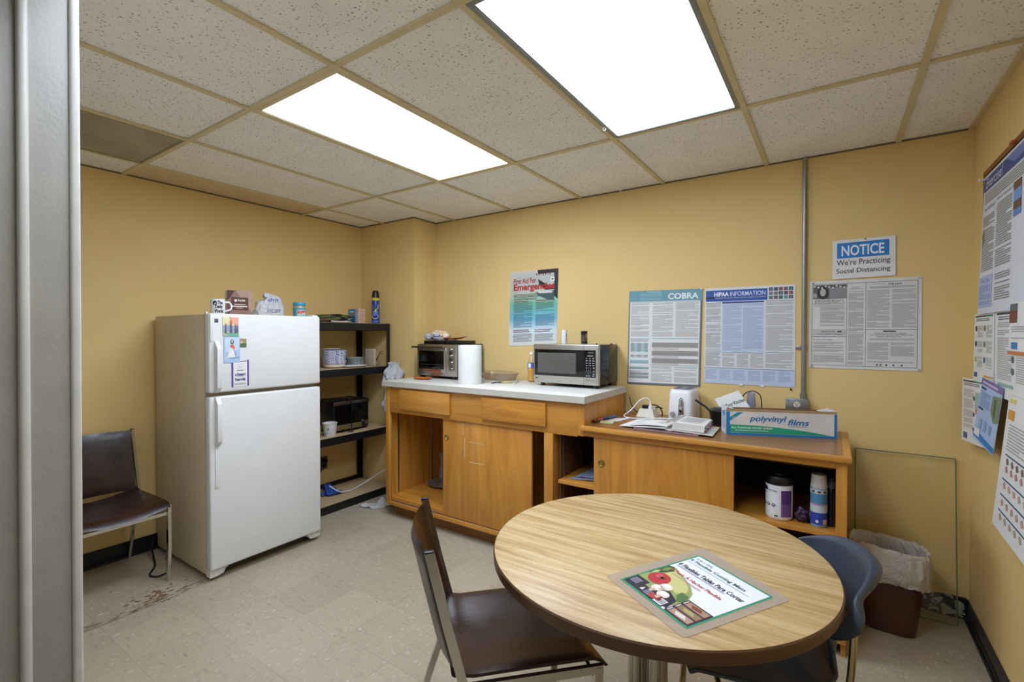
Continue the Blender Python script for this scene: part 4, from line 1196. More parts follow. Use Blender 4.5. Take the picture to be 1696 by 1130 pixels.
obj('burnt_stain', M().add([(dx0 + .07 + .19 * a, OYF - .0148, OZ0 + .034 + (.022 + .006 * noise.noise(Vector((a * 6, b, 2)))) * b) for b in (0, 1) for a in [i / 12 for i in range(13)]], [(i, i + 1, 14 + i, 13 + i) for i in range(12)]), plain('rust_stain', '7d4630', .6, vary=.3, scale=60), do)
obj('control_panel', M().box(-2.515, OYF - .007, OZ0 + .045, -2.452, OYF - .003, OZ1 - .025, .008), plain('dull_steel_panel', '8c8882', .35, .9), t)
for i in range(4):
    z = 1.290 - i * .0515
    k = obj('knob', M().cyl((-2.483, OYF - .007, z), (-2.483, OYF - .013, z), .017, seg=22).cyl((-2.483, OYF - .013, z), (-2.483, OYF - .030, z), .0125, .0115, seg=22).box(-2.4855, OYF - .034, z - .011, -2.4805, OYF - .028, z + .011, .001), M_CHROME, t)
for x in (OX0 + .035, OX1 - .05):
    for y in (OYF + .02, OYB - .04):
        obj('foot', M().box(x - .018, y - .012, W, x + .018, y + .02, OZ0 + .004, .004), M_BLACK, t)
# baking tray, bread, orange plate on top of it
ZO = 1.3345
t = thing('baking_tray', 'black ridged baking tray on top of the stainless toaster oven', 'tray', (-2.65, 2.99, ZO))
tm = M().box(-2.82, 2.87, ZO, -2.47, 3.10, ZO + .004, .002)
for a, b, c, d_ in ((-2.825, 2.865, -2.815, 3.105), (-2.475, 2.865, -2.465, 3.105), (-2.815, 2.865, -2.475, 2.875), (-2.815, 3.095, -2.475, 3.105)):
    tm.box(a, b, ZO + .001, c, d_, ZO + .026, .003)
obj('pan', tm, M_BLACK, t)
fo = M().slab(lambda u, v: (-2.70 + .2 * u, 2.868 + .06 * v, ZO + .03 + .012 * noise.noise(Vector((u * 6, v * 5, 3)))), 16, 8, .002)
obj('foil_liner', fo, plain('crinkled_foil', 'a9aab0', .3, .8), t)
ZB = ZO + .0265
t = thing('bread_bag', 'bag of bread with blue lettering on the black tray above the toaster oven', 'bread', (-2.74, 2.98, ZB))
bfn = lambda dv: 1 + .13 * noise.noise(dv * 2.6 + Vector((3, 1, 0))) + .05 * noise.noise(dv * 6)
bc, br = (-2.735, 2.965, ZB + .038), (.105, .062, .047)
obj('loaf', M().ball(bc, br, 30, 18, bfn), speckle('bread_in_bag', 'd3bd95', 'dcd7cf', .52, 16), t, ang=180)
def onball(u, v, h):
    a = radians(-170 + 160 * u); b = radians(50 - 90 * v)
    dv = Vector((cos(a) * cos(b), sin(a) * cos(b), sin(b)))
    k = bfn(dv) + .015 + h * 8
    return (bc[0] + dv.x * br[0] * k, bc[1] + dv.y * br[1] * k, bc[2] + dv.z * br[2] * k)
d = Decal(onball)
d.rect('label', ink('3350a0'), .42, .42, .68, .64, .0008, 8, 4); d.rect('label', ink('b04a58'), .68, .52, .78, .68, .001, 4, 3); d.rect('label', ink('2f4a98'), .16, .72, .40, .95, .0008, 8, 4); d.rect('label', ink('e3e1de'), .05, .35, .2, .7, .0006, 4, 4)
d.rect('lettering', ink('c9d6ee'), .46, .48, .64, .56, .002, 6, 2); d.done(t)
obj('bag_end', lump(-2.835, 2.945, ZB, .035, .035, .06, 9.2, .4, 22, 14, freq=3), film('clear_white_film', 'd9dae0', .3), t, ang=180)
def oplate(cx, cy, z, rx, ry, tilt, label, wav):
    def f(u, v):
        a = 2 * pi * u
        r = v
        zz = z + .004 + (.010 * max(0, (r - .6) / .4) ** 1.3) + wav * r * r * sin(2 * a + .5) + tilt * r * cos(a)
        return (cx + rx * r * cos(a), cy + ry * r * sin(a), zz)
    m = M().grid(f, 40, 10, True)
    top = len(m.v)
    m.grid(lambda u, v: tuple(Vector(f(u, v)) - Vector((0, 0, .003))), 40, 10, True)
    b = 10 * 40
    m.f += [(b + i, b + (i + 1) % 40, top + b + (i + 1) % 40, top + b + i) for i in range(40)]
    return single('orange_plate', m, plain('orange_plate', 'c4662b', .4), label, 'plate', 'orange plates by the toaster oven', ang=60)
oplate(-2.55, 2.94, ZB + .012, .105, .075, .006, 'orange plate lying on the black tray on top of the toaster oven', .004)
oplate(-2.72, 2.742, W, .088, .055, .0, 'orange plate on the worktop in front of the toaster oven', .002)
# paper towel roll
x, y = -2.175, 2.672
t = thing('paper_towel_roll', 'upright white roll of paper towels in front of the toaster oven', 'paper towel', (x, y, W))
obj('roll', M().lathe([(.0835, W), (.0845, W + .003), (.0845, W + .276), (.0835, W + .279), (.022, W + .279), (.021, W + .1)], x, y, 48, True, True), plain('quilted_paper', 'e2e2de', .85, vary=.02, bump=.35, bscale=90), t)
obj('core', M().lathe([(.0215, W + .08), (.0215, W + .2795), (.0195, W + .2795), (.0195, W + .08)], x, y, 24, False, False), plain('cardboard_core', 'b39a74', .8), t)
# clear food container
t = thing('food_container', 'clear plastic food container on the worktop between paper towels and microwave', 'container', (-2.17, 3.05, W))
def loft(levels, cx, cy, seg=40, n=3.2):
    m = M()
    for ax, ay, z in levels:
        pass
    def f(u, v):
        k = v * (len(levels) - 1); i = min(int(k), len(levels) - 2); q = k - i
        ax, ay, z = (levels[i][j] * (1 - q) + levels[i + 1][j] * q for j in range(3))
        px, py = rr(2 * pi * u, ax, ay, n)
        return (cx + px, cy + py, z)
    return m.grid(f, seg, len(levels) - 1, True)
obj('tub', loft([(.001, .001, W + .001), (.125, .06, W + .001), (.13, .065, W + .004), (.158, .085, W + .052), (.168, .092, W + .054), (.168, .092, W + .057), (.156, .084, W + .056), (.128, .063, W + .007), (.001, .001, W + .005)], -2.17, 3.035), thin_clear('clear_tub_plastic', 'e6dcd0', .2), t)
obj('lid', loft([(.169, .093, W + .0575), (.15, .08, W + .06), (.12, .06, W + .07), (.001, .001, W + .072)], -2.17, 3.035), thin_clear('clear_lid_plastic', 'ece6de', .1), t)
# small items
t = thing('condiment_packet', 'small black and yellow packet lying on the worktop before the clear container', 'packet', (-2.01, 2.83, W))
obj('wrapper', M().slab(lambda u, v: (-2.055 + .05 * u + .008 * v, 2.785 + .05 * u + .04 * v - .02, W + .006 + .006 * sin(pi * u)), 8, 5, .005), ink('24222a', .4), t)
obj('yellow_end', M().slab(lambda u, v: (-2.005 + .045 * u + .008 * v, 2.815 + .045 * u + .04 * v, W + .005 + .004 * sin(pi * v)), 6, 5, .004), ink('c9bf62', .4), t)
single('plastic_fork', M().slab(lambda u, v: (-1.90 - .085 * u + .012 * (v - .5) * (1 + .8 * math.exp(-((u - .85) / .1) ** 2)), 2.85 + .17 * u + .006 * (v - .5), W + .003 + .012 * u * u), 14, 4, .002), plain('grey_clear_plastic', 'a8a7a6', .25), 'clear plastic fork on the worktop beside the drink bottle', 'fork')
x, y = -1.885, 3.05
t = thing('drink_bottle', 'plastic bottle of amber drink with blue label standing left of the microwave', 'bottle', (x, y, W))
obj('bottle', M().lathe([(.022, W), (.030, W + .006), (.031, W + .05), (.028, W + .065), (.031, W + .08), (.031, W + .145), (.026, W + .165), (.015, W + .19), (.0125, W + .2), (.0125, W + .21)], x, y, 28), thin_clear('pet_plastic', 'f4f4f0', .06, .03), t)
obj('drink', M().lathe([(.02, W + .003), (.029, W + .008), (.03, W + .05), (.027, W + .065), (.03, W + .08), (.03, W + .108)], x, y, 28), plain('amber_drink', 'eda528', .12), t)
obj('label', M().lathe([(.0315, W + .104), (.0315, W + .142)], x, y, 28, False, False), ink('4a5fb0', .4), t)
d = Decal(on_cyl(x, y, .0317, W + .105, W + .141, radians(-170), radians(0)))
d.rect('label_panel', M_PAPER, .35, .05, .6, .95, .0006, 4); d.rect('label_panel', ink('3f8fb0'), .08, .25, .33, .8, .0006, 4); d.done(t)
obj('cap', M().lathe([(.0135, W + .205), (.0135, W + .222), (.012, W + .224)], x, y, 20), M_PLASTICW, t)

# microwave
MX0, MX1, MYF, MYB, MZ0, MZ1 = -1.750, -1.256, 2.862, 3.185, 1.078, 1.345
t = thing('microwave', 'stainless microwave with black glass door on the white worktop', 'microwave', ((MX0 + MX1) / 2, 3.02, W))
obj('case', M().box(MX0 + .004, MYF + .02, MZ0, MX1 - .002, MYB, MZ1 - .002, .005), plain('glossy_charcoal_case', '1c1e22', .16, .2), t)
obj('front_frame', M().box(MX0, MYF - .006, MZ0 - .001, MX1, MYF + .022, MZ1, .006, 3), M_STEEL, t)
xs_ = -1.362
obj('seam', M().box(xs_ - .0008, MYF - .0067, MZ0 + .002, xs_ + .0008, MYF - .0055, MZ1 - .002), M_BLACK, t, smooth=False)
do = obj('door', M().box(MX0 + .010, MYF - .0085, 1.128, xs_ - .001, MYF - .005, 1.309, .003), M_BLACKG, t, label='black glass door')
obj('window', M().box(-1.713, MYF - .0092, 1.147, -1.418, MYF - .0083, 1.286, .001), M_MWWIN, do, label='grey mesh window')
cp = obj('control_panel', M().box(xs_ + .0005, MYF - .0085, 1.128, -1.277, MYF - .005, 1.309, .003), M_BLACKG, t)
d = Decal(planar((xs_, MYF - .0086, 1.309), (-1.277, MYF - .0086, 1.309), (xs_, MYF - .0086, 1.128), (-1.277, MYF - .0086, 1.128), (0, -1, 0)))
kg = ink('9a9a9c')
d.rect('display', ink('4a4f52'), .36, .07, .84, .12)
d.rect('key', ink('b9b9bb'), .3, .20, .78, .225)
for r_ in range(4):
    for c_ in range(3):
        d.rect('key', kg, .18 + .28 * c_, .29 + .085 * r_, .18 + .28 * c_ + (.16 if r_ else .12), .29 + .085 * r_ + .03)
for r_ in range(4):
    for c_ in range(3):
        st = '123456789' [r_ * 3 + c_] if r_ < 3 else ['<', '0', '>'][c_]
        if r_ < 3 or c_ == 1:
            d.text('key', kg, st, .2 + .17 * c_, .63 + .07 * r_, .27 + .17 * c_, .675 + .07 * r_)
for v in (.63, .74, .85):
    d.rect('key', kg, .78, v, .92, v + .04)
for u in (.2, .4, .74):
    d.rect('key', kg, u, .92, u + .13, .955)
d.done(t)
d = Decal(planar((MX0, MYF - .0064, 1.128), (MX1, MYF - .0064, 1.128), (MX0, MYF - .0064, MZ0), (MX1, MYF - .0064, MZ0), (0, -1, 0)))
d.disc('emblem', ink('1c1c1e'), .045, .38, .010, .10); d.text('emblem', ink('5b5b5e'), 'LG', .06, .28, .085, .48, bold=.03)
d.done(t)
obj('door_button', M().box(-1.352, MYF - .0075, 1.086, -1.270, MYF - .005, 1.121, .002), M_STEEL, t)
for x in (MX0 + .055, MX1 - .04):
    for y in (MYF + .03, MYB - .05):
        obj('foot', M().cyl((x, y, W), (x, y, MZ0 + .002), .012, .018, 14), M_BLACK, t)
obj('bumper', M().cyl((-1.33, 2.99, MZ1 - .002), (-1.33, 2.99, MZ1 + .005), .006, seg=10).cyl((-1.27, 3.1, MZ1 - .002), (-1.27, 3.1, MZ1 + .005), .006, seg=10), M_BLACK, t)
x, y = -1.582, 3.0
t = thing('spray_bottle_white', 'small white can standing on top of the microwave, left one', 'can', (x, y, MZ1))
t.name = 'white_can'; INV['white_can'] = INV['spray_bottle_white']
obj('can', M().lathe([(.019, MZ1), (.0195, MZ1 + .003), (.0195, MZ1 + .085), (.017, MZ1 + .096), (.014, MZ1 + .098)], x, y, 26), M_PLASTICW, t)
d = Decal(on_cyl(x, y, .0196, MZ1 + .005, MZ1 + .08, radians(-120), radians(30)))
d.disc('emblem', ink('8f8468'), .72, .28, .12, .16); d.disc('emblem', M_PLASTICW, .74, .28, .06, .09, .001); d.rect('fine_print', M_GREYINK, .62, .6, .8, .66); d.done(t)
x, y = -1.428, 3.0
t = thing('black_can', 'small dark spice can standing on top of the microwave, right one', 'can', (x, y, MZ1))
obj('can', M().lathe([(.021, MZ1), (.0215, MZ1 + .003), (.0215, MZ1 + .062)], x, y, 26), plain('dark_grey_tin', '4f4c4a', .4), t)
obj('lid', M().lathe([(.0222, MZ1 + .062), (.0222, MZ1 + .088), (.02, MZ1 + .09)], x, y, 26), M_BLACK, t)
d = Decal(on_cyl(x, y, .0216, MZ1 + .006, MZ1 + .08, radians(-110), radians(20)))
d.rect('label', ink('b7864a'), .55, .1, .85, .5, .0012, 4); d.rect('label', ink('7a9a3c'), .75, .5, .92, .8, .0012, 3); d.rect('label', ink('a83a30'), .6, .5, .72, .75, .0012, 3); d.rect('label', ink('19191c'), .0, .86, 1, 1, .0012, 10); d.done(t)

# ------------------------------------------------------------------ on the low desk top
D = .8853
def pen(p0, p1, body, cap, label):
    p0 = Vector(p0); p1 = Vector(p1); dv = (p1 - p0).normalized(); L = (p1 - p0).length
    t = thing('marker', label, 'marker', tuple(p0 + (p1 - p0) * .5 - Vector((0, 0, .0085))), group='markers on the low desk top')
    obj('barrel', M().cyl(p0 + dv * L * .38, p1, .008, seg=14), body, t)
    obj('cap', M().cyl(p0, p0 + dv * L * .4, .0088, seg=14), cap, t)
    return t
pen((-1.178, 2.600, D + .009), (-1.166, 2.712, D + .009), ink('a8332e', .35), ink('3a1416', .35), 'red marker at the left end of the low desk top')
pen((-1.166, 2.722, D + .009), (-1.140, 2.855, D + .009), ink('3f6fae', .35), ink('1f3f6e', .35), 'blue marker behind the red one on the low desk top')
single('paper_sheet', M().add([(-1.15, 2.70, D + .0004), (-1.075, 2.735, D + .0004), (-1.055, 2.87, D + .0004), (-1.13, 2.84, D + .0004), (-1.15, 2.70, D + .0014), (-1.075, 2.735, D + .0014), (-1.055, 2.87, D + .0014), (-1.13, 2.84, D + .0014)], [(3, 2, 1, 0), (4, 5, 6, 7), (0, 1, 5, 4), (1, 2, 6, 5), (2, 3, 7, 6), (3, 0, 4, 7)]), M_PAPER, 'loose white paper slip on the low desk top beside the markers', 'paper', smooth=False)
pad = M().box(-.038, -.03, 0, .038, .03, .006)
pad.v = [(-1.118 + v[0] * cos(.35) - v[1] * sin(.35), 2.662 + v[0] * sin(.35) + v[1] * cos(.35), D + v[2]) for v in pad.v]
single('sticky_note_pad', pad, ink('cbdca6'), 'pale green sticky note pad at the front of the low desk top', 'sticky notes', smooth=False)

# pink spiral notebook under the binder, binder with thick stack
t = thing('spiral_notebook', 'closed notebook with pink spiral edge under the open binder', 'notebook', (-.74, 2.66, D))
obj('pages', M().box(-.915, 2.558, D + .001, -.575, 2.78, D + .008, .001), M_PAPER, t)
obj('cover', M().box(-.917, 2.556, D, -.573, 2.782, D + .001).box(-.917, 2.556, D + .008, -.573, 2.782, D + .009), plain('dark_notebook_cover', '3a3238', .5), t, smooth=False)
sp = M()
for i in range(40):
    x = -.910 + i * .0084
    ring = [(x + .0016 * cos(a) * .4, 2.5565 - .004 + .0062 * cos(a), D + .0064 + .0056 * sin(a)) for a in [2 * pi * q / 8 for q in range(8)]]
    sp.tube(ring, .0013, 5, True)
obj('spiral', sp, ink('b98a8e', .4), t)
ZN = D + .0098
t = thing('ring_binder', 'open white ring binder with a thick stack of tabbed pages on the low desk top', 'binder', (-.74, 2.70, ZN))
obj('cover', M().slab(lambda u, v: (-1.005 + .255 * u + .02 * v, 2.572 + .255 * v, ZN + .012 * u), 8, 2, .003), M_PAPER, t)
obj('cover', M().slab(lambda u, v: (-.70 + .195 * u - .015 * v, 2.572 + .255 * v - .01 * u, ZN + .006 - .004 * u), 8, 2, .003), plain('cover_inside', 'cfccc4', .5), t)
obj('spine', M().slab(lambda u, v: (-.752 + .055 * u, 2.572 + .255 * v, ZN + .010 - .007 * sin(pi * u)), 10, 2, .003), M_WHITE, t)
obj('pages', M().slab(lambda u, v: (-.955 + .215 * u + .02 * v, 2.585 + .235 * v, ZN + .013 + .012 * u + .006 * sin(pi * u)), 10, 3, .008), M_PAPER, t, label='thin stack of turned pages')
st = M()
for k in range(8):
    z0 = ZN + .0075 + k * .0043
    o_ = R.uniform(-.003, .003)
    st.slab(lambda u, v: (-.715 + .165 * u - .012 * v + o_, 2.59 + .235 * v - .01 * u + o_, z0 + .004 + .006 * (1 - u) * k / 8), 8, 3, .004)
obj('pages', st, plain('page_edges', 'dad8d3', .7), t, label='thick stack of pages')
tb = {}
for i in range(14):
    cc = ['b0564e', '3f5fb0', 'b8868e', '5b6fc0', 'a84a64'][i % 5]
    y = 2.592 + i * .0165
    tb.setdefault(cc, M()).box(-.551 - .012 * (y - 2.58) / .24, y, ZN + .012 + (i * 7 % 5) * .006, -.541 - .012 * (y - 2.58) / .24, y + .014, ZN + .014 + (i * 7 % 5) * .006)
for cc, m in tb.items():
    obj('index_tab', m, ink(cc), t, smooth=False)
d = Decal(lambda u, v, h: (-.70 + .14 * u, 2.81 - .2 * v, ZN + .0075 + 7 * .0043 + .0045 + .0052 * (1 - u) + h))
d.lines('printed_page', ink('d2d0cd'), .1, .1, .9, .9, 14); d.done(t)
d = Decal(lambda u, v, h: (-.95 + .2 * u + .02 * (1 - v), 2.815 - .22 * v, ZN + .0145 + .012 * u + .006 * sin(pi * (u * .93 + .02)) + h))
d.lines('printed_page', ink('c3c0bb'), .1, .1, .9, .9, 12); d.poly('printed_page', ink('b9a898'), [(.35, .2), (.7, .15), (.72, .35), (.4, .42)], .001); d.done(t)
rg = M()
for i in range(9):
    y = 2.60 + i * .026
    rg.tube([(-.748 + .003 * 0, y, ZN + .012), (-.748, y, ZN + .034), (-.735, y, ZN + .048), (-.715, y, ZN + .052), (-.70, y, ZN + .046)], .0018, 6)
obj('ring', rg, M_CHROME, t)

# power adapter / outlet tap
t = thing('outlet_adapter', 'white multi-outlet adapter with plugged cords on the low desk top', 'outlet adapter', (-.99, 3.02, D))
def frus(x0, x1, y0, y1, z0, z1, ins):
    return M().add([(x0, y0, z0), (x1, y0, z0), (x1, y1, z0), (x0, y1, z0), (x0 + ins, y0 + ins, z1), (x1 - ins, y0 + ins, z1), (x1 - ins, y1 - ins, z1), (x0 + ins, y1 - ins, z1)], [(3, 2, 1, 0), (4, 5, 6, 7), (0, 1, 5, 4), (1, 2, 6, 5), (2, 3, 7, 6), (3, 0, 4, 7)])
obj('housing', frus(-1.045, -.93, 2.965, 3.08, D, D + .05, .016), plain('warm_white_plastic', 'd9d5c6', .4), t, smooth=False)
obj('plug', M().box(-1.02, 3.0, D + .05, -.985, 3.03, D + .072, .004), M_BLACK, t, label='black plug')
obj('plug', M().box(-.978, 2.995, D + .05, -.955, 3.02, D + .07, .004).cyl((-.967, 3.007, D + .07), (-.967, 3.007, D + .09), .008, .005, 12), M_PLASTICW, t, label='white plug')
obj('cord', M().tube([(-.967, 3.007, D + .088), (-.975, 3.0, D + .112), (-1.0, 2.99, D + .118), (-1.03, 2.975, D + .10), (-1.06, 2.96, D + .06), (-1.085, 2.94, D + .03), (-1.10, 2.90, D + .012), (-1.08, 2.87, D + .006), (-1.03, 2.865, D + .005), (-.96, 2.88, D + .005)], .004, 8), M_PLASTICW, t, label='white cord')
obj('cord', M().tube([(-.99, 3.03, D + .065), (-.96, 3.05, D + .072), (-.93, 3.06, D + .06), (-.905, 3.05, D + .03), (-.90, 3.03, D + .006)], .004, 8).tube([(-.945, 3.04, D + .055), (-.925, 3.05, D + .06), (-.905, 3.06, D + .05)], .004, 8), M_BLACK, t, label='black cord')
single('dark_cable', M().tube([(-1.16, 3.155, D + .10), (-1.15, 3.15, D + .06), (-1.12, 3.13, D + .02), (-1.08, 3.10, D + .006), (-1.04, 3.095, D + .006)], .003, 6), M_BLACK, 'thin black cable by the wall at the left end of the low desk top', 'cable')

# white toaster
TX0, TX1, TY0, TY1, TZ1 = -.852, -.692, 2.955, 3.175, 1.075
t = thing('toaster', 'white two-slice toaster standing endwise on the low desk top', 'toaster', ((TX0 + TX1) / 2, 3.06, D))
tcx, tcy = (TX0 + TX1) / 2, (TY0 + TY1) / 2
def tbody(levels, seg=56):
    return loft(levels, tcx, tcy, seg, 5.0)
hx, hy = (TX1 - TX0) / 2, (TY1 - TY0) / 2
obj('body', tbody([(.001, .001, D + .006), (hx - .002, hy - .002, D + .006), (hx, hy, D + .016), (hx - .004, hy - .003, D + .10), (hx - .008, hy - .006, D + .165), (hx - .014, hy - .011, D + .182), (hx - .022, hy - .02, D + .188), (.001, .001, D + .189)]), M_PLASTICW, t, ang=50)
tp = obj('top_plate', loft([(.001, .001, D + .1885), (hx - .024, hy - .024, D + .1885), (hx - .026, hy - .026, D + .1915), (.001, .001, D + .192)], tcx, tcy, 48, 5.0), plain('grey_toaster_top', '8a8c90', .35, .3), t, ang=50)
obj('slot', M().box(tcx - .042, TY0 + .05, D + .1915, tcx - .018, TY1 - .05, D + .1925).box(tcx + .018, TY0 + .05, D + .1915, tcx + .042, TY1 - .05, D + .1925), M_BLACK, tp, smooth=False)
obj('lever_track', M().prism([(-.016, .03), (-.013, .10), (-.009, .135), (0, .143), (.009, .135), (.013, .10), (.016, .03), (.0, .025)], lambda a, b, d_: (tcx + .008 + a, TY0 - d_, D + b), -.006, .003), plain('grey_lever_recess', '77777a', .3, .6), t)
obj('lever', M().box(tcx - .003, TY0 - .012, D + .045, tcx + .019, TY0 - .002, D + .135, .006), M_CHROME, t)
obj('knob', M().cyl((TX0 + .038, TY0 + .002, D + .04), (TX0 + .038, TY0 - .012, D + .04), .0155, .0135, 22), plain('grey_knob', 'a3a3a6', .35, .2), t)
for a in (-.05, .05):
    for b in (-.08, .08):
        obj('foot', M().cyl((tcx + a, tcy + b, D), (tcx + a, tcy + b, D + .008), .01, seg=10), M_BLACK, t)

# black pan behind the food wrap box
t = thing('saucepan', 'black pan with long handle behind the left end of the food wrap box', 'pan', (-.545, 2.955, D))
px, py = -.545, 2.955
obj('pan', M().lathe([(.035, D), (.048, D + .004), (.052, D + .05), (.058, D + .075), (.06, D + .085), (.055, D + .085), (.048, D + .05), (.0, D + .01)], px, py, 30, True, False), M_BLACK, t)
obj('handle', M().bar([(px - .05, py - .01, D + .078), (px - .075, py - .005, D + .10), (px - .135, py + .005, D + .135)], .008, .016, (0, 0, 1)), M_BLACK, t)
obj('lid', M().lathe([(.058, D + .0855), (.05, D + .095), (.02, D + .104), (.0, D + .105)], px, py, 30, True, False), plain('dark_lid', '2a2a2e', .25), t)
t = thing('kitchen_card', 'white card lettered kitchen propped behind the food wrap box', 'card', (-.48, 3.02, D))
cTL, cTR, cBR = Vector((-.592, 3.05, 1.022)), Vector((-.462, 3.05, 1.083)), Vector((-.392, 3.02, .988))
cBL = cTL + (cBR - cTR)
f = planar(cTL, cTR, cBL, cBR, (0, -1, .2))
obj('sheet', M().add([f(a, b, h) for h in (-.001, 0) for a, b in ((0, 0), (1, 0), (1, 1), (0, 1))], [(0, 1, 2, 3), (4, 5, 6, 7), (0, 1, 5, 4), (1, 2, 6, 5), (2, 3, 7, 6), (3, 0, 4, 7)]), M_PAPER, t, smooth=False)
d = Decal(f); d.text('lettering', M_INK, 'Your Kitchen', .22, .42, 1.0, .60, bold=.02, shear=.1); d.done(t)
single('wire_loop', M().tube([(-.452, 3.06, .887), (-.450, 3.06, .96), (-.445, 3.06, 1.03), (-.425, 3.06, 1.068), (-.385, 3.06, 1.083), (-.352, 3.06, 1.065), (-.342, 3.06, 1.03), (-.340, 3.06, .96), (-.340, 3.06, .887)], .003, 8), M_BLACK, 'thin black wire loop rising behind the food wrap box', 'wire')
single('plastic_curl', M().grid(lambda u, v: (-.40 + .03 * cos(2.6 * pi * u + 1) * (1 - .3 * v), 3.10 + .02 * sin(2.6 * pi * u + 1), .886 + .17 * v + .02 * u), 20, 6), M_SLEEVE, 'curled piece of clear plastic behind the food wrap box by the wall', 'plastic', ang=180)

# food wrap box
BA = math.atan2(.187, .483); bo = Vector((-.464, 2.697)); bu = Vector((cos(BA), sin(BA))); bn = Vector((-sin(BA), cos(BA)))
BL_, BD_, BH_ = .516, .125, .140
def bx_(u, v, z):
    p = bo + bu * u + bn * v
    return (p.x, p.y, D + z)
t = thing('food_wrap_box', 'open polyvinyl films food wrap carton, white, blue and green, on the low desk top', 'box', (*(bo + bu * .25 + bn * .06), D))
def bbox(u0, v0, z0, u1, v1, z1):
    m = M().box(u0, v0, z0, u1, v1, z1)
    m.v = [bx_(*v) for v in m.v]
    return m
cb = plain('white_carton', 'd8d8d6', .5); kraft = plain('kraft_board', '8a6a48', .8)
th = .003
obj('front_panel', bbox(0, 0, 0, BL_, th, BH_ - .004), cb, t, smooth=False)
obj('back_panel', bbox(0, BD_ - th, 0, BL_, BD_, BH_ - .012), kraft, t, smooth=False)
obj('bottom_panel', bbox(0, th, 0, BL_, BD_ - th, th), kraft, t, smooth=False)
obj('end_panel', bbox(-.001, .0, 0, th, BD_, BH_ + .004), cb, t, smooth=False)
obj('end_panel', bbox(BL_ - th, .0, 0, BL_ + .001, BD_, BH_ - .002), cb, t, smooth=False)
obj('torn_edge', bbox(.0, -.0006, BH_ - .016, BL_, .0006, BH_ - .003), plain('torn_kraft', 'a98f6c', .8), t, smooth=False)
obj('end_flap', M().add([bx_(th, .01, BH_ + .002), bx_(th, BD_ - .01, BH_ + .002), bx_(.05, BD_ - .02, BH_ - .012), bx_(.05, .02, BH_ - .012)], [(0, 1, 2, 3)]), cb, t, smooth=False)
obj('end_flap', M().add([bx_(BL_ - th, .01, BH_ - .003), bx_(BL_ - th, BD_ - .01, BH_ - .003), bx_(BL_ - .06, BD_ - .02, BH_ - .012), bx_(BL_ - .06, .02, BH_ - .012)], [(0, 1, 2, 3)]), cb, t, smooth=False)
rl = M().cyl(bx_(.01, .06, .052), bx_(BL_ - .01, .06, .052), .046, seg=28)
obj('film_roll', rl, plain('brown_core_film', '5a4632', .5), t)
d = Decal(lambda u, v, h: bx_(BL_ * u, -h, BH_ * (1 - v) - .004 * (1 - v)))
bl = ink('1f79b8'); gn = ink('1fa27c'); wt = ink('dcdcda')
d.rect('blue_border', bl, 0, .10, .032, 1); d.rect('blue_border', bl, .975, .10, 1, 1); d.rect('blue_border', bl, .032, .91, .975, 1)
sw = [(.032, .90), (.032, .60)] + [(.032 + .92 * i / 14, .60 + .30 * (i / 14) ** 2.2) for i in range(1, 15)] + [(.96, .90)]
d.poly('green_band', gn, sw, .0007)
d.poly('blue_border', bl, [(.032, .32), (.105, .12), (.155, .12), (.032, .46)], .0008); d.poly('green_band', gn, [(.032, .385), (.115, .14), (.135, .14), (.032, .43)], .001)
d.text('lettering', ink('1f6fb0'), 'polyvinyl', .215, .225, .555, .515, .001, bold=.02, shear=.25)
d.text('lettering', ink('1f6fb0'), 'films', .565, .33, .755, .56, .001, bold=.02, shear=.25)
d.text('lettering', ink('2a78b5'), 'PROFESSIONAL', .565, .585, .745, .62, .001, shear=.1)
d.text('lettering', ink('dfeee8'), 'ALL PURPOSE FOOD WRAP', .04, .675, .43, .745, .0012, bold=.03, shear=.1)
d.rect('lettering', ink('bfe0d4'), .08, .80, .39, .825, .0012)
d.text('lettering', wt, 'NEW', .055, .30, .085, .36, .0014, shear=.2)
d.disc('lettering', ink('8fa4b4'), .77, .36, .006, .02, .001)
d.done(t)
d = Decal(lambda u, v, h: bx_(-.001 - h, BD_ * (1 - u), BH_ * (1 - v)))
d.lines('fine_print', ink('7c9fb8'), .25, .35, .8, .85, 6); d.poly('blue_border', ink('4a8fc0'), [(.2, .2), (.75, .1), (.8, .3), (.3, .36)]); d.rect('blue_border', bl, .93, .06, 1, 1); d.done(t)

# ------------------------------------------------------------------ posters on the back wall
def sheet(m, f, th):
    return m.add([f(a, b, h) for h in (-th, 0) for a, b in ((0, 0), (1, 0), (1, 1), (0, 1))], [(0, 1, 2, 3), (4, 5, 6, 7), (0, 1, 5, 4), (1, 2, 6, 5), (2, 3, 7, 6), (3, 0, 4, 7)])
def poster(name, label, cat, TL, TR, BL, BR, mat=None, n=(0, -1, 0), th=.0025, group=None):
    z = min(BL[2], BR[2])
    t = thing(name, label, cat, (TL[0] * .5 + TR[0] * .5, TL[1] * .5 + TR[1] * .5, z), group=group)
    f = planar(TL, TR, BL, BR, n)
    obj('sheet', sheet(M(), f, th), mat or M_PAPER, t, smooth=False)
    return t, Decal(f)
yp = 3.1965
G1, G2 = M_GREYINK, M_GREYINK2
lav = ink('9aa3b3')
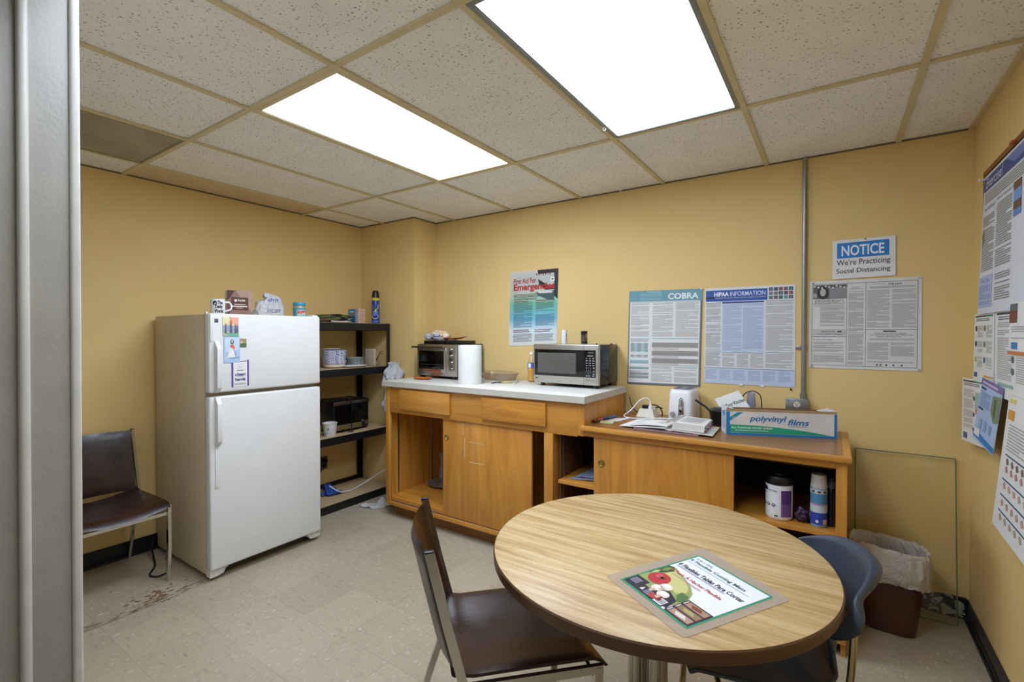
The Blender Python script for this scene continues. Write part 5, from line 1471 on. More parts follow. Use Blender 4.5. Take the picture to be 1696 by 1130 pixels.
# first aid
t, d = poster('poster', 'first aid for emergencies poster with red title on the back wall', 'poster', (-2.1804, yp, 1.9146), (-1.7368, yp, 1.9147), (-2.1924, yp, 1.3162), (-1.7521, yp, 1.3365), ink('dedfda'))
def grad():
    n = NT('printed_teal_fade')
    s_ = n.n('ShaderNodeSeparateXYZ', {0: n.n('ShaderNodeTexCoord').outputs['Object']})
    z = n.math('DIVIDE', n.math('SUBTRACT', s_.outputs[2], 0.0), .598)
    n.bsdf(n.ramp(z, [(.05, 'dcdcd6'), (.22, 'cfdfe4'), (.36, '74b5d2'), (.56, '6fb79f'), (.68, 'b9c4ac'), (.9, 'c9c3b8')]), .4)
    return n.m
MG = grad()
d.rect('printed_background', MG, .004, .003, .996, .997, .0004)
dk = ink('2a2624')
d.poly('printed_photo', ink('b9bdb6'), [(.2, .05), (.96, .03), (.97, .3), (.6, .26), (.1, .3), (.06, .12)], .0006)
d.poly('printed_photo', dk, [(.58, .0), (1, 0), (1, .40), (.93, .36), (.92, .05), (.6, .055)], .0008)
d.poly('printed_photo', dk, [(.6, .12), (.78, .2), (.84, .22), (.92, .2), (.93, .27), (.75, .27), (.62, .2)], .0009)
d.poly('printed_photo', ink('3d5a5c'), [(.55, .3), (.93, .28), (.93, .42), (.8, .40), (.62, .345)], .0008)
d.poly('printed_photo', ink('d8d0c6'), [(.6, .28), (.9, .29), (.88, .315), (.62, .31)], .001)
for i in range(7):
    d.poly('printed_photo', ink('8a3a2c'), [(.55 + .045 * i, .055), (.575 + .045 * i, .04 + .01 * (i % 3)), (.585 + .045 * i, .085)], .0011)
d.text('lettering', ink('a8262c'), 'First Aid For', .085, .095, .56, .165, .0014, bold=.025)
d.text('lettering', ink('b0242c'), 'Emergencies', .085, .168, .94, .285, .0014, bold=.035)
d.rect('emblem', M_PAPER, .85, .105, .93, .16, .0014); d.rect('emblem', dk, .882, .118, .898, .148, .0016); d.rect('emblem', dk, .866, .128, .914, .138, .0016)
d.lines('printed_text', ink('3a3a3e'), .09, .31, .93, .36, 3, para=0); d.lines('printed_text', ink('3a3a3e'), .09, .365, .6, .395, 2, para=0)
tx = ink('3f6a78')
d.lines('printed_text', ink('4a5f5c'), .09, .42, .50, .56, 11); d.lines('printed_text', tx, .09, .57, .50, .76, 15); d.lines('printed_text', ink('4a5f5c'), .56, .43, .93, .53, 7, rag=.5); d.lines('printed_text', tx, .56, .54, .95, .76, 16, para=.4)
d.rect('printed_text', ink('7a4548'), .1, .40, .4, .412, .001); d.rect('printed_text', ink('7a4548'), .56, .40, .85, .412, .001)
d.rect('printed_text', ink('6d5560'), .09, .785, .42, .797); d.rect('printed_text', ink('6d5560'), .09, .808, .45, .82); d.rect('printed_text', ink('6d5560'), .55, .79, .9, .80); d.rect('printed_text', ink('6d5560'), .55, .812, .86, .824)
d.lines('printed_text', ink('6d7176'), .09, .84, .5, .955, 8); d.lines('printed_text', ink('6d7176'), .55, .84, .93, .95, 9)
d.done(t)
# COBRA
t, d = poster('poster', 'COBRA notice poster with teal header and grey border on the back wall', 'poster', (-1.1789, yp, 1.7108), (-.6943, yp, 1.7038), (-1.1929, yp, 1.0664), (-.7069, yp, 1.0729), ink('6d6e6e'))
pp = ink('dfe0de')
d.rect('printed_page', pp, .018, .02, .975, .978, .0004)
te = ink('6a9aa6')
d.rect('header_band', te, 0, 0, 1, .115, .0007)
d.text('lettering', ink('e4ecec'), 'COBRA', .55, .035, .95, .098, .001, bold=.03)
d.lines('printed_text', ink('8db4bd'), .16, .03, .47, .105, 8, .001); d.rect('printed_text', ink('b9d0d4'), .25, .012, .46, .018, .001)
for a, b in ((.035, .30), (.345, .63), (.66, .96)):
    d.lines('printed_text', G2, a, .135, b, .49, 36)
d.rect('printed_rule', te, .03, .51, .31, .516); d.rect('printed_rule', te, .345, .505, .96, .511); d.rect('printed_rule', te, .33, .785, .96, .79); d.rect('printed_rule', te, .03, .122, .97, .126)
for i in range(3):
    d.rect('shaded_table', ink('a8bfbf'), .04 + .1 * i, .555, .09 + .1 * i, .65); d.rect('shaded_table', ink('a8bfbf'), .04 + .1 * i, .68, .09 + .1 * i, .71)
d.lines('printed_text', G1, .04, .52, .3, .545, 3, para=0); d.lines('printed_text', ink('7f9a9d'), .04, .56, .29, .65, 9, .001, para=0); d.lines('printed_text', G1, .04, .685, .29, .71, 3, .001, para=0)
d.rect('shaded_table', ink('93b2bb'), .035, .74, .3, .775)
for v in (.55, .635, .715):
    d.rect('shaded_table', ink('a29d98'), .345, v, .965, v + .052); d.lines('printed_text', ink('8b8681'), .36, v + .004, .95, v + .05, 5, .001)
    d.lines('printed_text', G2, .36, v + .055, .72, v + .08, 3)
for v in (.81, .87, .905):
    d.rect('shaded_table', ink('9a9c99'), .03, v, .305, v + .025)
d.rect('shaded_table', ink('8fa9a9'), .03, .81, .305, .826, .0008)
d.lines('printed_text', G1, .035, .84, .3, .95, 10)
for a, b in ((.345, .63), (.66, .955)):
    d.lines('printed_text', G2, a, .80, b, .965, 18)
d.done(t)
pinm = M().cyl((-.700, yp - .001, 1.702), (-.700, yp - .010, 1.702), .006, seg=12)
obj('pushpin', pinm, M_PLASTICW, t)
# HIPAA
t, d = poster('poster', 'HIPAA information poster with blue header on the back wall by the conduit', 'poster', (-.6797, yp, 1.7018), (-.1857, yp, 1.7016), (-.6843, yp, 1.104), (-.1842, yp, 1.1032), ink('dadce0'))
hb_ = ink('2a56a8')
d.rect('header_band', hb_, .01, .025, .71, .14); d.rect('header_band', ink('1e2a52'), .01, .092, .12, .112, .0009)
d.text('lettering', ink('eef0f6'), 'HIPAA', .11, .045, .28, .09, .0012, bold=.03); d.text('lettering', ink('dfe4f2'), 'INFORMATION', .295, .045, .69, .09, .0012, bold=.003)
d.text('lettering', ink('cfc7a2'), 'The Health Insurance Portability and Accountability Act (HIPAA)', .12, .098, .69, .118, .0012)
cols = ['3d4a5c', '5c6a78', '8a4a44', '54626e', '3f4650', '7a8794', '9a7f74', '2f3a48', '7d5a66', 'a0584c', '4f9a92', '8a6a72', '4a7a74', '5aa09a']
k = 0
for r_ in range(3):
    for c_ in range(5):
        u = .725 + .052 * c_; v = .02 + .041 * r_
        d.rect('printed_photo', ink(cols[k % 14]), u, v, u + .044, v + .034); k += 1
        d.poly('printed_photo', ink(cols[(k + 5) % 14]), [(u + .01, v + .03), (u + .02, v + .005), (u + .035, v + .01), (u + .03, v + .03)], .0009)
lb = ink('c2cfe4')
d.rect('blue_panel', lb, .205, .145, .675, .665); d.rect('header_band', ink('26418a'), .205, .148, .675, .164, .0009)
d.rect('blue_panel', lb, .0, .84, 1, .995)
nv = ink('3c4468')
for a, b, c in ((.01, .195, .155), (.01, .195, .435), (.01, .195, .66), (.21, .67, .672), (.69, .985, .15), (.69, .985, .665), (.0, 1, .835)):
    d.rect('printed_rule', nv, a, c, b, c + .004, .0009)
d.lines('printed_text', G1, .015, .165, .19, .425, 26); d.lines('printed_text', G1, .015, .445, .19, .65, 20); d.lines('printed_text', G1, .015, .675, .19, .82, 15)
blt = ink('a0abc2')
d.lines('printed_text', blt, .215, .175, .43, .655, 46, .0009); d.lines('printed_text', blt, .445, .175, .665, .64, 46, .0009)
for a, b in ((.215, .35), (.38, .51), (.53, .67)):
    d.lines('printed_text', G2, a, .685, b, .825, 15)
d.lines('printed_text', G2, .695, .165, .98, .65, 48); d.lines('printed_text', G2, .695, .68, .98, .82, 14)
for i in range(6):
    d.lines('printed_text', ink('a3aec4'), .02 + .162 * i, .855, .15 + .162 * i, .96, 12, .0009)
d.done(t)
tape = M()
for u in (.43, .66):
    x = -.684 + .5 * u
    tape.box(x - .010, yp - .0035, 1.096, x + .010, yp - .002, 1.110)
obj('tape', tape, M_PLASTICW, t, smooth=False)
obj('pushpin', M().cyl((-.205, yp + .002, 1.092), (-.205, yp - .008, 1.092), .005, seg=10), M_BLACK, t)
# NOTICE sign
t, d = poster('notice_sign', 'white NOTICE sign about social distancing high on the back wall', 'sign', (-.0096, yp - .004, 1.9298), (.2637, yp - .004, 1.9311), (-.0091, yp - .004, 1.7163), (.2655, yp - .004, 1.7219), ink('e2e2e0'), th=.003)
d.rect('blue_panel', ink('1f7cc4'), .075, .08, .905, .475, .0005)
d.text('lettering', ink('e9eef4'), 'NOTICE', .15, .15, .83, .42, .001, bold=.02)
d.text('lettering', M_INK, "We're Practicing", .07, .51, .92, .70, .001, bold=.004); d.text('lettering', M_INK, 'Social Distancing', .065, .74, .92, .90, .001, bold=.004)
d.done(t)
obj('pushpin', M().cyl((.135, yp - .003, 1.925), (.135, yp - .010, 1.925), .004, seg=10), M_CHROME, t)
# employee rights
t, d = poster('poster', 'black and white employee rights poster below the notice sign', 'poster', (-.1159, yp, 1.7105), (.3723, yp, 1.7086), (-.1171, yp, 1.2224), (.3728, yp, 1.2212), ink('d9d9d7'), th=.004)
bk = ink('3a3a3c')
def frame(u0, v0, u1, v1, w_=.004):
    d.rect('printed_rule', bk, u0, v0, u1, v0 + w_ * 1.0); d.rect('printed_rule', bk, u0, v1 - w_, u1, v1); d.rect('printed_rule', bk, u0, v0, u0 + w_, v1); d.rect('printed_rule', bk, u1 - w_, v0, u1, v1)
frame(.025, .035, .968, .968)
d.rect('printed_rule', bk, .355, .035, .358, .968); d.rect('printed_rule', bk, .525, .035, .528, .968); d.rect('printed_rule', bk, .025, .635, .355, .639); d.rect('printed_rule', bk, .528, .555, .968, .559)
d.rect('printed_photo', ink('5a5a5c'), .035, .045, .352, .205); d.rect('printed_photo', ink('8b8b8d'), .19, .08, .35, .2, .0008)
d.disc('printed_photo', ink('2c2c2e'), .13, .135, .055, .075, .0009); d.disc('printed_photo', ink('b5b3b0'), .13, .13, .028, .045, .0011); d.disc('printed_photo', ink('a3a1a0'), .055, .165, .018, .03, .0011)
for i in range(9):
    d.disc('printed_photo', ink('d5d5d5'), .05 + .035 * i, .06 + .01 * (i % 3), .009, .011, .0012)
d.text('lettering', ink('48484a'), 'EMPLOYEE RIGHTS', .055, .215, .325, .245, .001, bold=.0); d.text('lettering', ink('48484a'), 'EMPLOYEE POLYGRAPH PROTECTION ACT', .04, .25, .34, .27, .001)
d.lines('printed_text', G1, .105, .30, .34, .52, 26); d.lines('printed_text', G1, .04, .28, .34, .295, 2); 
d.rect('printed_page', ink('c3c3c2'), .035, .55, .35, .625); d.text('lettering', ink('333335'), '1-866-4-USWAGE', .11, .57, .25, .588, .001, bold=.01); d.rect('lettering', bk, .27, .572, .31, .588, .001); d.text('lettering', ink('333335'), 'www.wagehour.dol.gov', .08, .60, .31, .618, .001, bold=.01)
d.text('lettering', ink('5a5a5c'), 'Drug Free Workplace', .045, .66, .23, .685, .001); d.lines('printed_text', G1, .04, .70, .335, .94, 25)
d.text('lettering', ink('5a5a5c'), 'Harassment is', .40, .075, .48, .09, .001); d.text('lettering', ink('5a5a5c'), 'Forbidden By Law', .38, .095, .50, .112, .001); d.lines('printed_text', G1, .37, .13, .51, .95, 78)
d.text('lettering', bk, 'THE LAW', .72, .055, .835, .075, .001, bold=.02); d.lines('printed_text', G1, .58, .055, .70, .075, 2); d.lines('printed_text', G1, .56, .085, .95, .11, 3)
d.lines('printed_text', G2, .54, .125, .735, .54, 40); d.lines('printed_text', G2, .755, .125, .955, .54, 40)
d.rect('lettering', bk, .68, .57, .79, .583, .001); d.text('lettering', ink('6d6d6f'), 'YOUR RIGHTS UNDER USERRA', .60, .592, .88, .608, .001); d.text('lettering', ink('6d6d6f'), 'THE UNIFORMED SERVICES EMPLOYMENT AND', .565, .612, .93, .626, .001); d.text('lettering', ink('6d6d6f'), 'REEMPLOYMENT RIGHTS ACT', .63, .63, .84, .644, .001)
d.lines('printed_text', G2, .56, .655, .95, .69, 3); d.lines('printed_text', G2, .545, .70, .73, .89, 19, rag=.5); d.lines('printed_text', G2, .745, .70, .945, .85, 15)
d.lines('printed_text', G2, .54, .905, .95, .925, 2)
for u in (.63, .66, .71, .77, .84):
    d.disc('emblem', bk, u, .945, .009, .009, .001)
d.done(t)
pins = M()
for x, z in ((-.103, 1.231), (.362, 1.23), (-.10, 1.70), (.36, 1.70)):
    pins.cyl((x, yp, z), (x, yp - .010, z), .005, .004, seg=10)
obj('pushpin', pins, M_CHROME, t)

# ------------------------------------------------------------------ bulletin board and papers on the right wall
t = thing('bulletin_board', 'cork bulletin board with oak frame on the right wall', 'bulletin board', (XR - .01, 2.33, 1.12))
fo = wood('oak_board_frame', '9a6428', '6f4518', 'y', .4)
BY0, BY1, BZ0, BZ1 = 1.73, 2.93, 1.18, 2.128
obj('cork', M().box(XR - .010, BY0 + .01, BZ0 + .01, XR - .0005, BY1 - .01, BZ1 - .01), speckle('cork', 'a9814e', '86602f', .5, 140), t, smooth=False)
fm = M()
fm.box(XR - .019, BY0, BZ1 - .022, XR - .0005, BY1, BZ1, .003).box(XR - .019, BY0, BZ0, XR - .0005, BY1, BZ0 + .022, .003).box(XR - .019, BY0, BZ0 + .022, XR - .0005, BY0 + .022, BZ1 - .022, .003).box(XR - .019, BY1 - .022, BZ0 + .022, XR - .0005, BY1, BZ1 - .022, .003)
obj('frame', fm, fo, t)
# u runs toward the viewer (-y), outward normal is -x
def rposter(name, label, cat, y0, y1, z1, z0, off, mat=None, tilt=0.0, curl=None, xoff2=0.0, group=None, y0b=None, y1b=None, z1b=None, z0b=None):
    xx = XR - off
    y0b = y0 if y0b is None else y0b; y1b = y1 if y1b is None else y1b
    z1b = z1 if z1b is None else z1b; z0b = z0 if z0b is None else z0b
    TL, TR, BL, BR = (xx, y0, z1), (xx, y1, z1b), (xx, y0b, z0), (xx, y1b, z0b)
    t = thing(name, label, cat, (xx, (y0 + y1) / 2, min(z0, z0b)), group=group)
    f = planar(TL, TR, BL, BR, (-1, 0, 0), curl)
    obj('sheet', M().slab(lambda u, v: f(u, v, 0), 14, 14, -.001), mat or M_PAPER, t, ang=80)
    dd = Decal(lambda u, v, h: f(u, v, h + .0004))
    return t, dd
t, d = rposter('poster', 'tall blue and white Exercise! poster pinned on the bulletin board', 'poster', 2.893, 2.18, 2.095, 1.50, .0205, ink('d3d5dc'), curl=lambda u, v: .012 * v * (1 - u), y0b=2.92)
nb = ink('3d4d86')
d.rect('header_band', nb, .01, .02, 1, .115, .0006, 8, 2); d.poly('header_band', ink('6d7fb0'), [(.45, .02), (1, .02), (1, .06), (.6, .09)], .0009)
d.text('lettering', ink('d9dcea'), 'Exercise!', .06, .03, .40, .10, .0012, shear=.2)
for i in range(5):
    d.rect('printed_text', ink('8d8c86'), .04, .135 + .016 * i, .96, .143 + .016 * i, .0006, 6)
d.lines('printed_text', ink('8d8c86'), .03, .30, .27, .70, 26, .001); d.lines('printed_text', ink('8d8c86'), .31, .27, .58, .70, 28, .001)
d.text('lettering', ink('5a6488'), 'How Much Should', .05, .235, .26, .26, .001); d.text('lettering', ink('5a6488'), 'Exercise Regularly to', .31, .225, .60, .25, .001)
d.rect('blue_panel', ink('aeb9d8'), .0, .73, .27, .955, .0006, 4, 4); d.text('lettering', ink('5a6ba8'), 'Ten Tips', .05, .75, .22, .785, .001); d.lines('printed_text', ink('8290b4'), .02, .80, .25, .94, 11, .0011)
d.lines('printed_text', ink('8d8c86'), .32, .74, .58, .94, 13, .001)
for v in (.22, .34): d.rect('printed_photo', ink('6a4f3c'), .60, v, .72, v + .05, .001)
d.rect('printed_photo', ink('6f97cf'), .60, .27, .72, .34, .001); d.rect('printed_photo', ink('5b86c4'), .60, .39, .72, .43, .001); d.poly('printed_photo', ink('5d5a52'), [(.02, .44), (.06, .38), (.08, .47), (.05, .52)], .001)
d.done(t)
pm = M().cyl((XR - .02, 2.889, 2.088), (XR - .034, 2.889, 2.088), .0035, seg=8).ball((XR - .036, 2.889, 2.088), (.005, .006, .006), 10, 8)
obj('pushpin', pm, M_PLASTICW, t)
obj('pushpin', M().box(XR - .034, 2.455, 2.108, XR - .02, 2.485, 2.118, .003), ink('c4562e'), t, label='orange clip')
def cdc(d, big=False):
    bar = ink('2c3a44')
    d.rect('header_band', bar, .06, .03, .6, .055); d.rect('header_band', ink('2f8a68'), .6, .03, .95, .055)
    d.lines('printed_text', ink('6d7072'), .1, .075, .8, .125, 2)
t, d = rposter('info_sheet', 'white information sheet with small icons at the left edge of the bulletin board', 'paper', 2.990, 2.70, 1.503, 1.205, .0225, group=None, y0b=3.012, y1b=2.70, curl=lambda u, v: .006 * (1 - u))
cdc(d)
for r_ in range(3):
    for c_ in range(2):
        d.disc('icon', ink(['6a4038', '8a8558', '3f4f50', '6a8f78', 'c9bd7a', '4a7f92'][r_ * 2 + c_]), .12 + .44 * c_, .22 + .23 * r_, .05, .045, .0009); d.lines('printed_text', G2, .2 + .44 * c_, .18 + .23 * r_, .48 + .44 * c_, .36 + .22 * r_, 9)
d.rect('emblem', ink('2a5aa0'), .06, .88, .22, .95); d.rect('emblem', ink('d9a040'), .55, .90, .72, .93); d.rect('emblem', ink('dca868'), .74, .90, .98, .925); d.done(t)
t, d = rposter('info_sheet', 'white information sheet second from the left edge of the bulletin board', 'paper', 2.695, 2.20, 1.506, 1.165, .0215, y0b=2.695)
cdc(d)
d.lines('printed_text', G2, .08, .14, .46, .80, 30); d.lines('printed_text', G2, .56, .10, .95, .80, 30)
for v in (.15, .3, .55, .68): d.disc('icon', ink('54666a'), .48, v, .035, .04, .0009)
d.rect('shaded_table', ink('8fb5a8'), .1, .83, .5, .87); d.rect('emblem', ink('d8d070'), .45, .93, .75, .96); d.done(t)
t, d = rposter('info_sheet', 'white sheet with orange bar pinned high on the board at the photo edge', 'paper', 2.478, 2.20, 1.525, 1.335, .0245, y0b=2.505)
d.rect('printed_photo', ink('7a3f2c'), .0, .15, .3, .38, .0006); d.rect('printed_photo', ink('5d666e'), .0, .02, .3, .15); d.rect('emblem', ink('2f7ab8'), .12, .75, .35, .88); d.rect('emblem', ink('c8763f'), .0, .92, 1, .99); d.lines('printed_text', G2, .1, .45, .9, .7, 6); d.done(t)
t, d = rposter('info_sheet', 'white sheet with blue emblem at its foot hanging below the left end of the board', 'paper', 3.172, 2.80, 1.200, .907, .028, curl=lambda u, v: .010 * (1 - u) + .012 * v, y0b=3.10, y1b=2.75, z1b=1.213, z0b=.935)
cdc(d)
d.lines('printed_text', G2, .1, .17, .55, .30, 6); d.lines('printed_text', G2, .1, .33, .55, .78, 24); d.rect('shaded_table', ink('9dbab0'), .62, .2, .92, .45)
d.rect('emblem', ink('cf8f3c'), .64, .45, .84, .54, .0009)
for v in (.3, .55, .78): d.disc('icon', ink('3f5a70'), .57, v, .04, .035, .0009)
d.rect('emblem', ink('1f5f9f'), .1, .86, .28, .95, .0009, 3, 3); d.done(t)
t, d = rposter('leaflet', 'light blue leaflet with purple top band pinned below the bulletin board', 'leaflet', 2.745, 2.545, 1.232, .965, .046, ink('a8bedd'), curl=lambda u, v: .012 * v - .02 * u, y0b=2.84, y1b=2.62, z1b=1.205, z0b=.93)
d.rect('header_band', ink('7d6a98'), .0, .0, 1, .1, .0006, 6, 2); d.rect('lettering', ink('c5bbd8'), .08, .04, .8, .07, .0012, 6, 1)
d.rect('emblem', ink('3a4a66'), .05, .13, .28, .165, .0009, 3, 1); d.rect('emblem', ink('3a4a66'), .05, .45, .28, .485, .0009, 3, 1)
d.lines('printed_text', ink('6f88b0'), .08, .2, .55, .44, 9, .0009)
d.poly('printed_photo', ink('7a8a6a'), [(.62, .18), (.98, .14), (.99, .52), (.8, .56), (.62, .42)], .0009); d.poly('printed_photo', ink('4f5f4a'), [(.72, .22), (.82, .2), (.84, .5), (.74, .44)], .0012)
for u in (.2, .42, .64): d.rect('icon', ink('86a4cc'), u, .62, u + .12, .78, .0009, 2, 2)
d.poly('header_band', ink('2b7ec4'), [(0, .85), (.35, .86), (.99, .90), (.99, .985), (.0, .95)], .0009); d.rect('emblem', M_PAPER, .04, .80, .3, .92, .0012, 3, 2); d.done(t)
t, d = rposter('info_sheet', 'long white sheet with sketched pictures hanging lowest on the right wall', 'paper', 2.452, 2.05, 1.19, .683, .03, curl=lambda u, v: .02 * v, y0b=2.56, y1b=2.12, z0b=.665)
d.rect('emblem', ink('d8d070'), .05, .02, .22, .05); d.rect('emblem', ink('d69a3c'), .05, .10, .22, .17)
nv2 = ink('3c5a78')
for v in (.42, .60, .72, .84): d.rect('printed_rule', nv2, .12, v, .9, v + .012, .0006, 6, 1)
for v, cc in ((.46, '7a6a66'), (.52, 'b88a82'), (.64, 'c8a498'), (.77, 'c0a088'), (.88, 'b8a888')):
    for k in range(5):
        d.poly(f'sketch#{v}{k}', ink(cc), [(.16 + .13 * k, v), (.20 + .13 * k, v - .02), (.24 + .13 * k, v + .02), (.19 + .13 * k, v + .035)], .0009)
d.lines('printed_text', G2, .12, .2, .8, .4, 9); d.done(t)

# ------------------------------------------------------------------ glass pane leaning on the back wall
GLZ = .793
def gp(u, v, h=0.0):
    # u: 0 left .. 1 right, v: 0 bottom .. 1 top
    x = .102 + (.505 - .102) * u
    y = 3.095 + (3.186 - 3.095) * v
    return (x, y - h, .002 + (GLZ - .002) * v)
m = M().add([gp(a, b, h) for h in (0, .006) for a, b in ((0, 0), (1, 0), (1, 1), (0, 1))], [(0, 1, 2, 3), (4, 5, 6, 7), (0, 1, 5, 4), (1, 2, 6, 5), (2, 3, 7, 6), (3, 0, 4, 7)])
t = single('glass_sheet', m, thin_clear('float_glass', 'fcfdf7', .015, .02), 'large clear glass sheet leaning against the back wall behind the wastebasket', 'glass sheet', smooth=False)
ed = M()
for a, b in (((1, 0), (1, 1)), ((0, 1), (1, 1)), ((0, 0), (1, 0)), ((0, 0), (0, 1))):
    ed.tube([gp(*a, .003), gp(*b, .003)], .0031, 6)
obj('polished_edge', ed, plain('green_glass_edge', '6d7a58', .15), t)

# ------------------------------------------------------------------ wastebasket and liner
bcx, bcy, brz = .226, 2.925, radians(-4)
t = thing('wastebasket', 'brown plastic wastebasket by the back wall in the right corner', 'wastebasket', (bcx, bcy, 0), brz, world=False)
obj('bin', loft([(.001, .001, .001), (.100, .082, .001), (.108, .09, .006), (.14, .125, .30), (.146, .132, .34), (.148, .135, .345), (.146, .132, .348), (.138, .124, .33), (.104, .087, .012), (.001, .001, .01)], 0, 0, 48, 3.6), plain('brown_bin_plastic', '4a2614', .38, vary=.12), t)
t = thing('bin_liner', 'white plastic bag lining the brown wastebasket and folded over its rim', 'bag', (bcx, bcy, .02), brz, world=False)
def liner(u, v):
    a = 2 * pi * u
    L = [(.07, .06, .06), (.095, .08, .12), (.120, .105, .26), (.128, .114, .36), (.138, .124, .395), (.148, .142, .403), (.155, .156, .388), (.160, .166, .33), (.160, .164, .28), (.157, .153, .245), (.153, .147, .250)]
    k = v * (len(L) - 1); i = min(int(k), len(L) - 2); q = k - i
    ax, ay, z = (L[i][j] * (1 - q) + L[i + 1][j] * q for j in range(3))
    px, py = rr(a, ax, ay, 2.9)
    n1 = noise.noise(Vector((cos(a) * 2.3, sin(a) * 2.3, v * 3.4))); n2 = noise.noise(Vector((cos(a) * 6, sin(a) * 6, v * 6 + 3))); n3 = noise.noise(Vector((cos(a) * 14, sin(a) * 14, v * 2.5)))
    amp = .5 + .5 * abs(v - .5) * 2
    fold = abs(noise.noise(Vector((cos(a) * 3.1 + v * 2.2, sin(a) * 3.1, v * 4.2 + 7)))) + .6 * abs(noise.noise(Vector((cos(a) * 7 - v * 3, sin(a) * 7, v * 8))))
    k2 = 1 + (.05 * n1 + .035 * n2 + .02 * n3 + .11 * (fold - .35)) * amp
    if v < .5:
        k2 = min(k2, 1.02)
    else:
        k2 = max(k2, .97)
    droop = .03 * cos(a + 2.2) if v > .5 else 0.03 * cos(a + 2.2) * v * 2
    return (px * k2, py * k2, z - .02 + .018 * n2 * v + droop * .6)
obj('film', M().grid(liner, 110, 60, True), film('grey_white_liner', 'e0dbd4', .3, .4), t, ang=180)

# ------------------------------------------------------------------ round table
TCX, TCY, TR_, TZ = -.476, 1.501, .503, .735
t = thing('round_table', 'round table with oak laminate top, brown edge and chrome pedestal', 'table', (TCX, TCY, 0))
obj('tabletop', M().lathe([(.0, TZ - .004), (TR_ - .001, TZ - .004), (TR_ - .001, TZ - .0004), (TR_ - .0016, TZ), (.0, TZ)], TCX, TCY, 120, False, False), M_TABLE, t)
obj('edge_band', M().lathe([(TR_ - .02, TZ - .034), (TR_, TZ - .034), (TR_ + .002, TZ - .030), (TR_ + .001, TZ - .021), (TR_ + .003, TZ - .014), (TR_ + .003, TZ - .004), (TR_, TZ - .0006), (TR_ - .001, TZ - .0006)], TCX, TCY, 120, False, False), M_TEDGE, t)
obj('underside', M().lathe([(.0, TZ - .034), (TR_ - .001, TZ - .034), (TR_ - .001, TZ - .030), (.0, TZ - .030)], TCX, TCY, 96, False, False), M_TEDGE2, t)
pc = (TCX - .012, TCY - .0)
for dx, dy in ((-.032, -.032), (.032, -.032), (-.032, .032), (.032, .032)):
    obj('pedestal_post', M().cyl((pc[0] + dx, pc[1] + dy, .05), (pc[0] + dx, pc[1] + dy, TZ - .04), .022, seg=22), M_CHROME, t)
obj('mounting_plate', M().box(pc[0] - .14, pc[1] - .14, TZ - .044, pc[0] + .14, pc[1] + .14, TZ - .0345, .003), M_BLACK, t)
for k in range(4):
    a = radians(45 + 90 * k)
    obj('base_arm', M().bar([(pc[0] + .02 * cos(a), pc[1] + .02 * sin(a), .055), (pc[0] + .20 * cos(a), pc[1] + .20 * sin(a), .045), (pc[0] + .33 * cos(a), pc[1] + .33 * sin(a), .02)], .03, .05, (0, 0, 1)).cyl((pc[0] + .32 * cos(a), pc[1] + .32 * sin(a), .001), (pc[0] + .32 * cos(a), pc[1] + .32 * sin(a), .02), .014, seg=12), M_CHROME, t)

# cutting mat on the table
zm = TZ + .0004
TLm, TRm, BLm, BRm = (-.3371, 1.5767), (-.0852, 1.3883), (-.5224, 1.2392), (-.2701, 1.079)
t = thing('cutting_mat', 'clear flexible cutting mat with vegetable label lying on the round table', 'cutting mat', (-.30, 1.33, zm))
m = M()
def matf(pts, lift=.0012):
    (a, b), (c, d_), (e, g_), (h_, k) = pts
    def f(u, v, h=0.0):
        x = (a * (1 - u) + c * u) * (1 - v) + (e * (1 - u) + h_ * u) * v
        y = (b * (1 - u) + d_ * u) * (1 - v) + (g_ * (1 - u) + k * u) * v
        return (x, y, zm + lift + h)
    return f
f = matf((TLm, TRm, BLm, BRm), .0014)
rc_ = .04
outl = []
for (cu, cv, a0) in ((1 - rc_, rc_, -90), (1 - rc_, 1 - rc_, 0), (rc_, 1 - rc_, 90), (rc_, rc_, 180)):
    for k in range(5):
        a = radians(a0 + 90 * k / 4); outl.append((cu + rc_ * cos(a), cv + rc_ * sin(a)))
m.prism(outl, lambda a, b, h: f(a, b, h), -.0012, 0)
obj('clear_sheet', m, thin_clear('milky_mat', 'ece4d6', .24, .25), t, smooth=False)
f = matf(((-.3356, 1.5147), (-.1227, 1.377), (-.4824, 1.2438), (-.2739, 1.1163)), .0015)
lab_ = obj('label', sheet(M(), lambda a, b, h: f(a, b, h), .0003), ink('2f8a63'), t, smooth=False)
d = Decal(f)
d.rect('printed_page', ink('e3e4ec'), .025, .022, .975, .975, .0003)
dk = ink('262230')
d.poly('printed_photo', ink('8f9a58'), [(.025, .42), (.12, .40), (.22, .44), (.35, .47), (.48, .52), (.60, .60), (.66, .70), (.68, .80), (.62, .95), (.025, .95)], .0005)
d.poly('printed_photo', ink('c2bd7c'), [(.12, .43), (.22, .46), (.36, .49), (.48, .55), (.55, .62), (.5, .72), (.3, .66), (.15, .58)], .0007)
d.poly('printed_photo', ink('3c4a30'), [(.025, .42), (.09, .40), (.16, .46), (.12, .56), (.06, .62), (.025, .7)], .0008)
d.poly('printed_photo', ink('6f8a44'), [(.04, .47), (.09, .43), (.11, .5), (.07, .56)], .001); d.poly('printed_photo', ink('a9b878'), [(.03, .6), (.06, .55), (.09, .62), (.05, .68)], .001)
d.poly('printed_photo', ink('50703a'), [(.52, .66), (.62, .66), (.68, .76), (.62, .80), (.54, .74)], .0009)
d.poly('printed_photo', dk, [(.45, .74), (.62, .80), (.66, .95), (.3, .95), (.38, .82)], .0007)
d.disc('printed_photo', ink('b32a34'), .19, .67, .125, .105, .0011, 22); d.disc('printed_photo', ink('c9545a'), .16, .64, .05, .04, .0013)
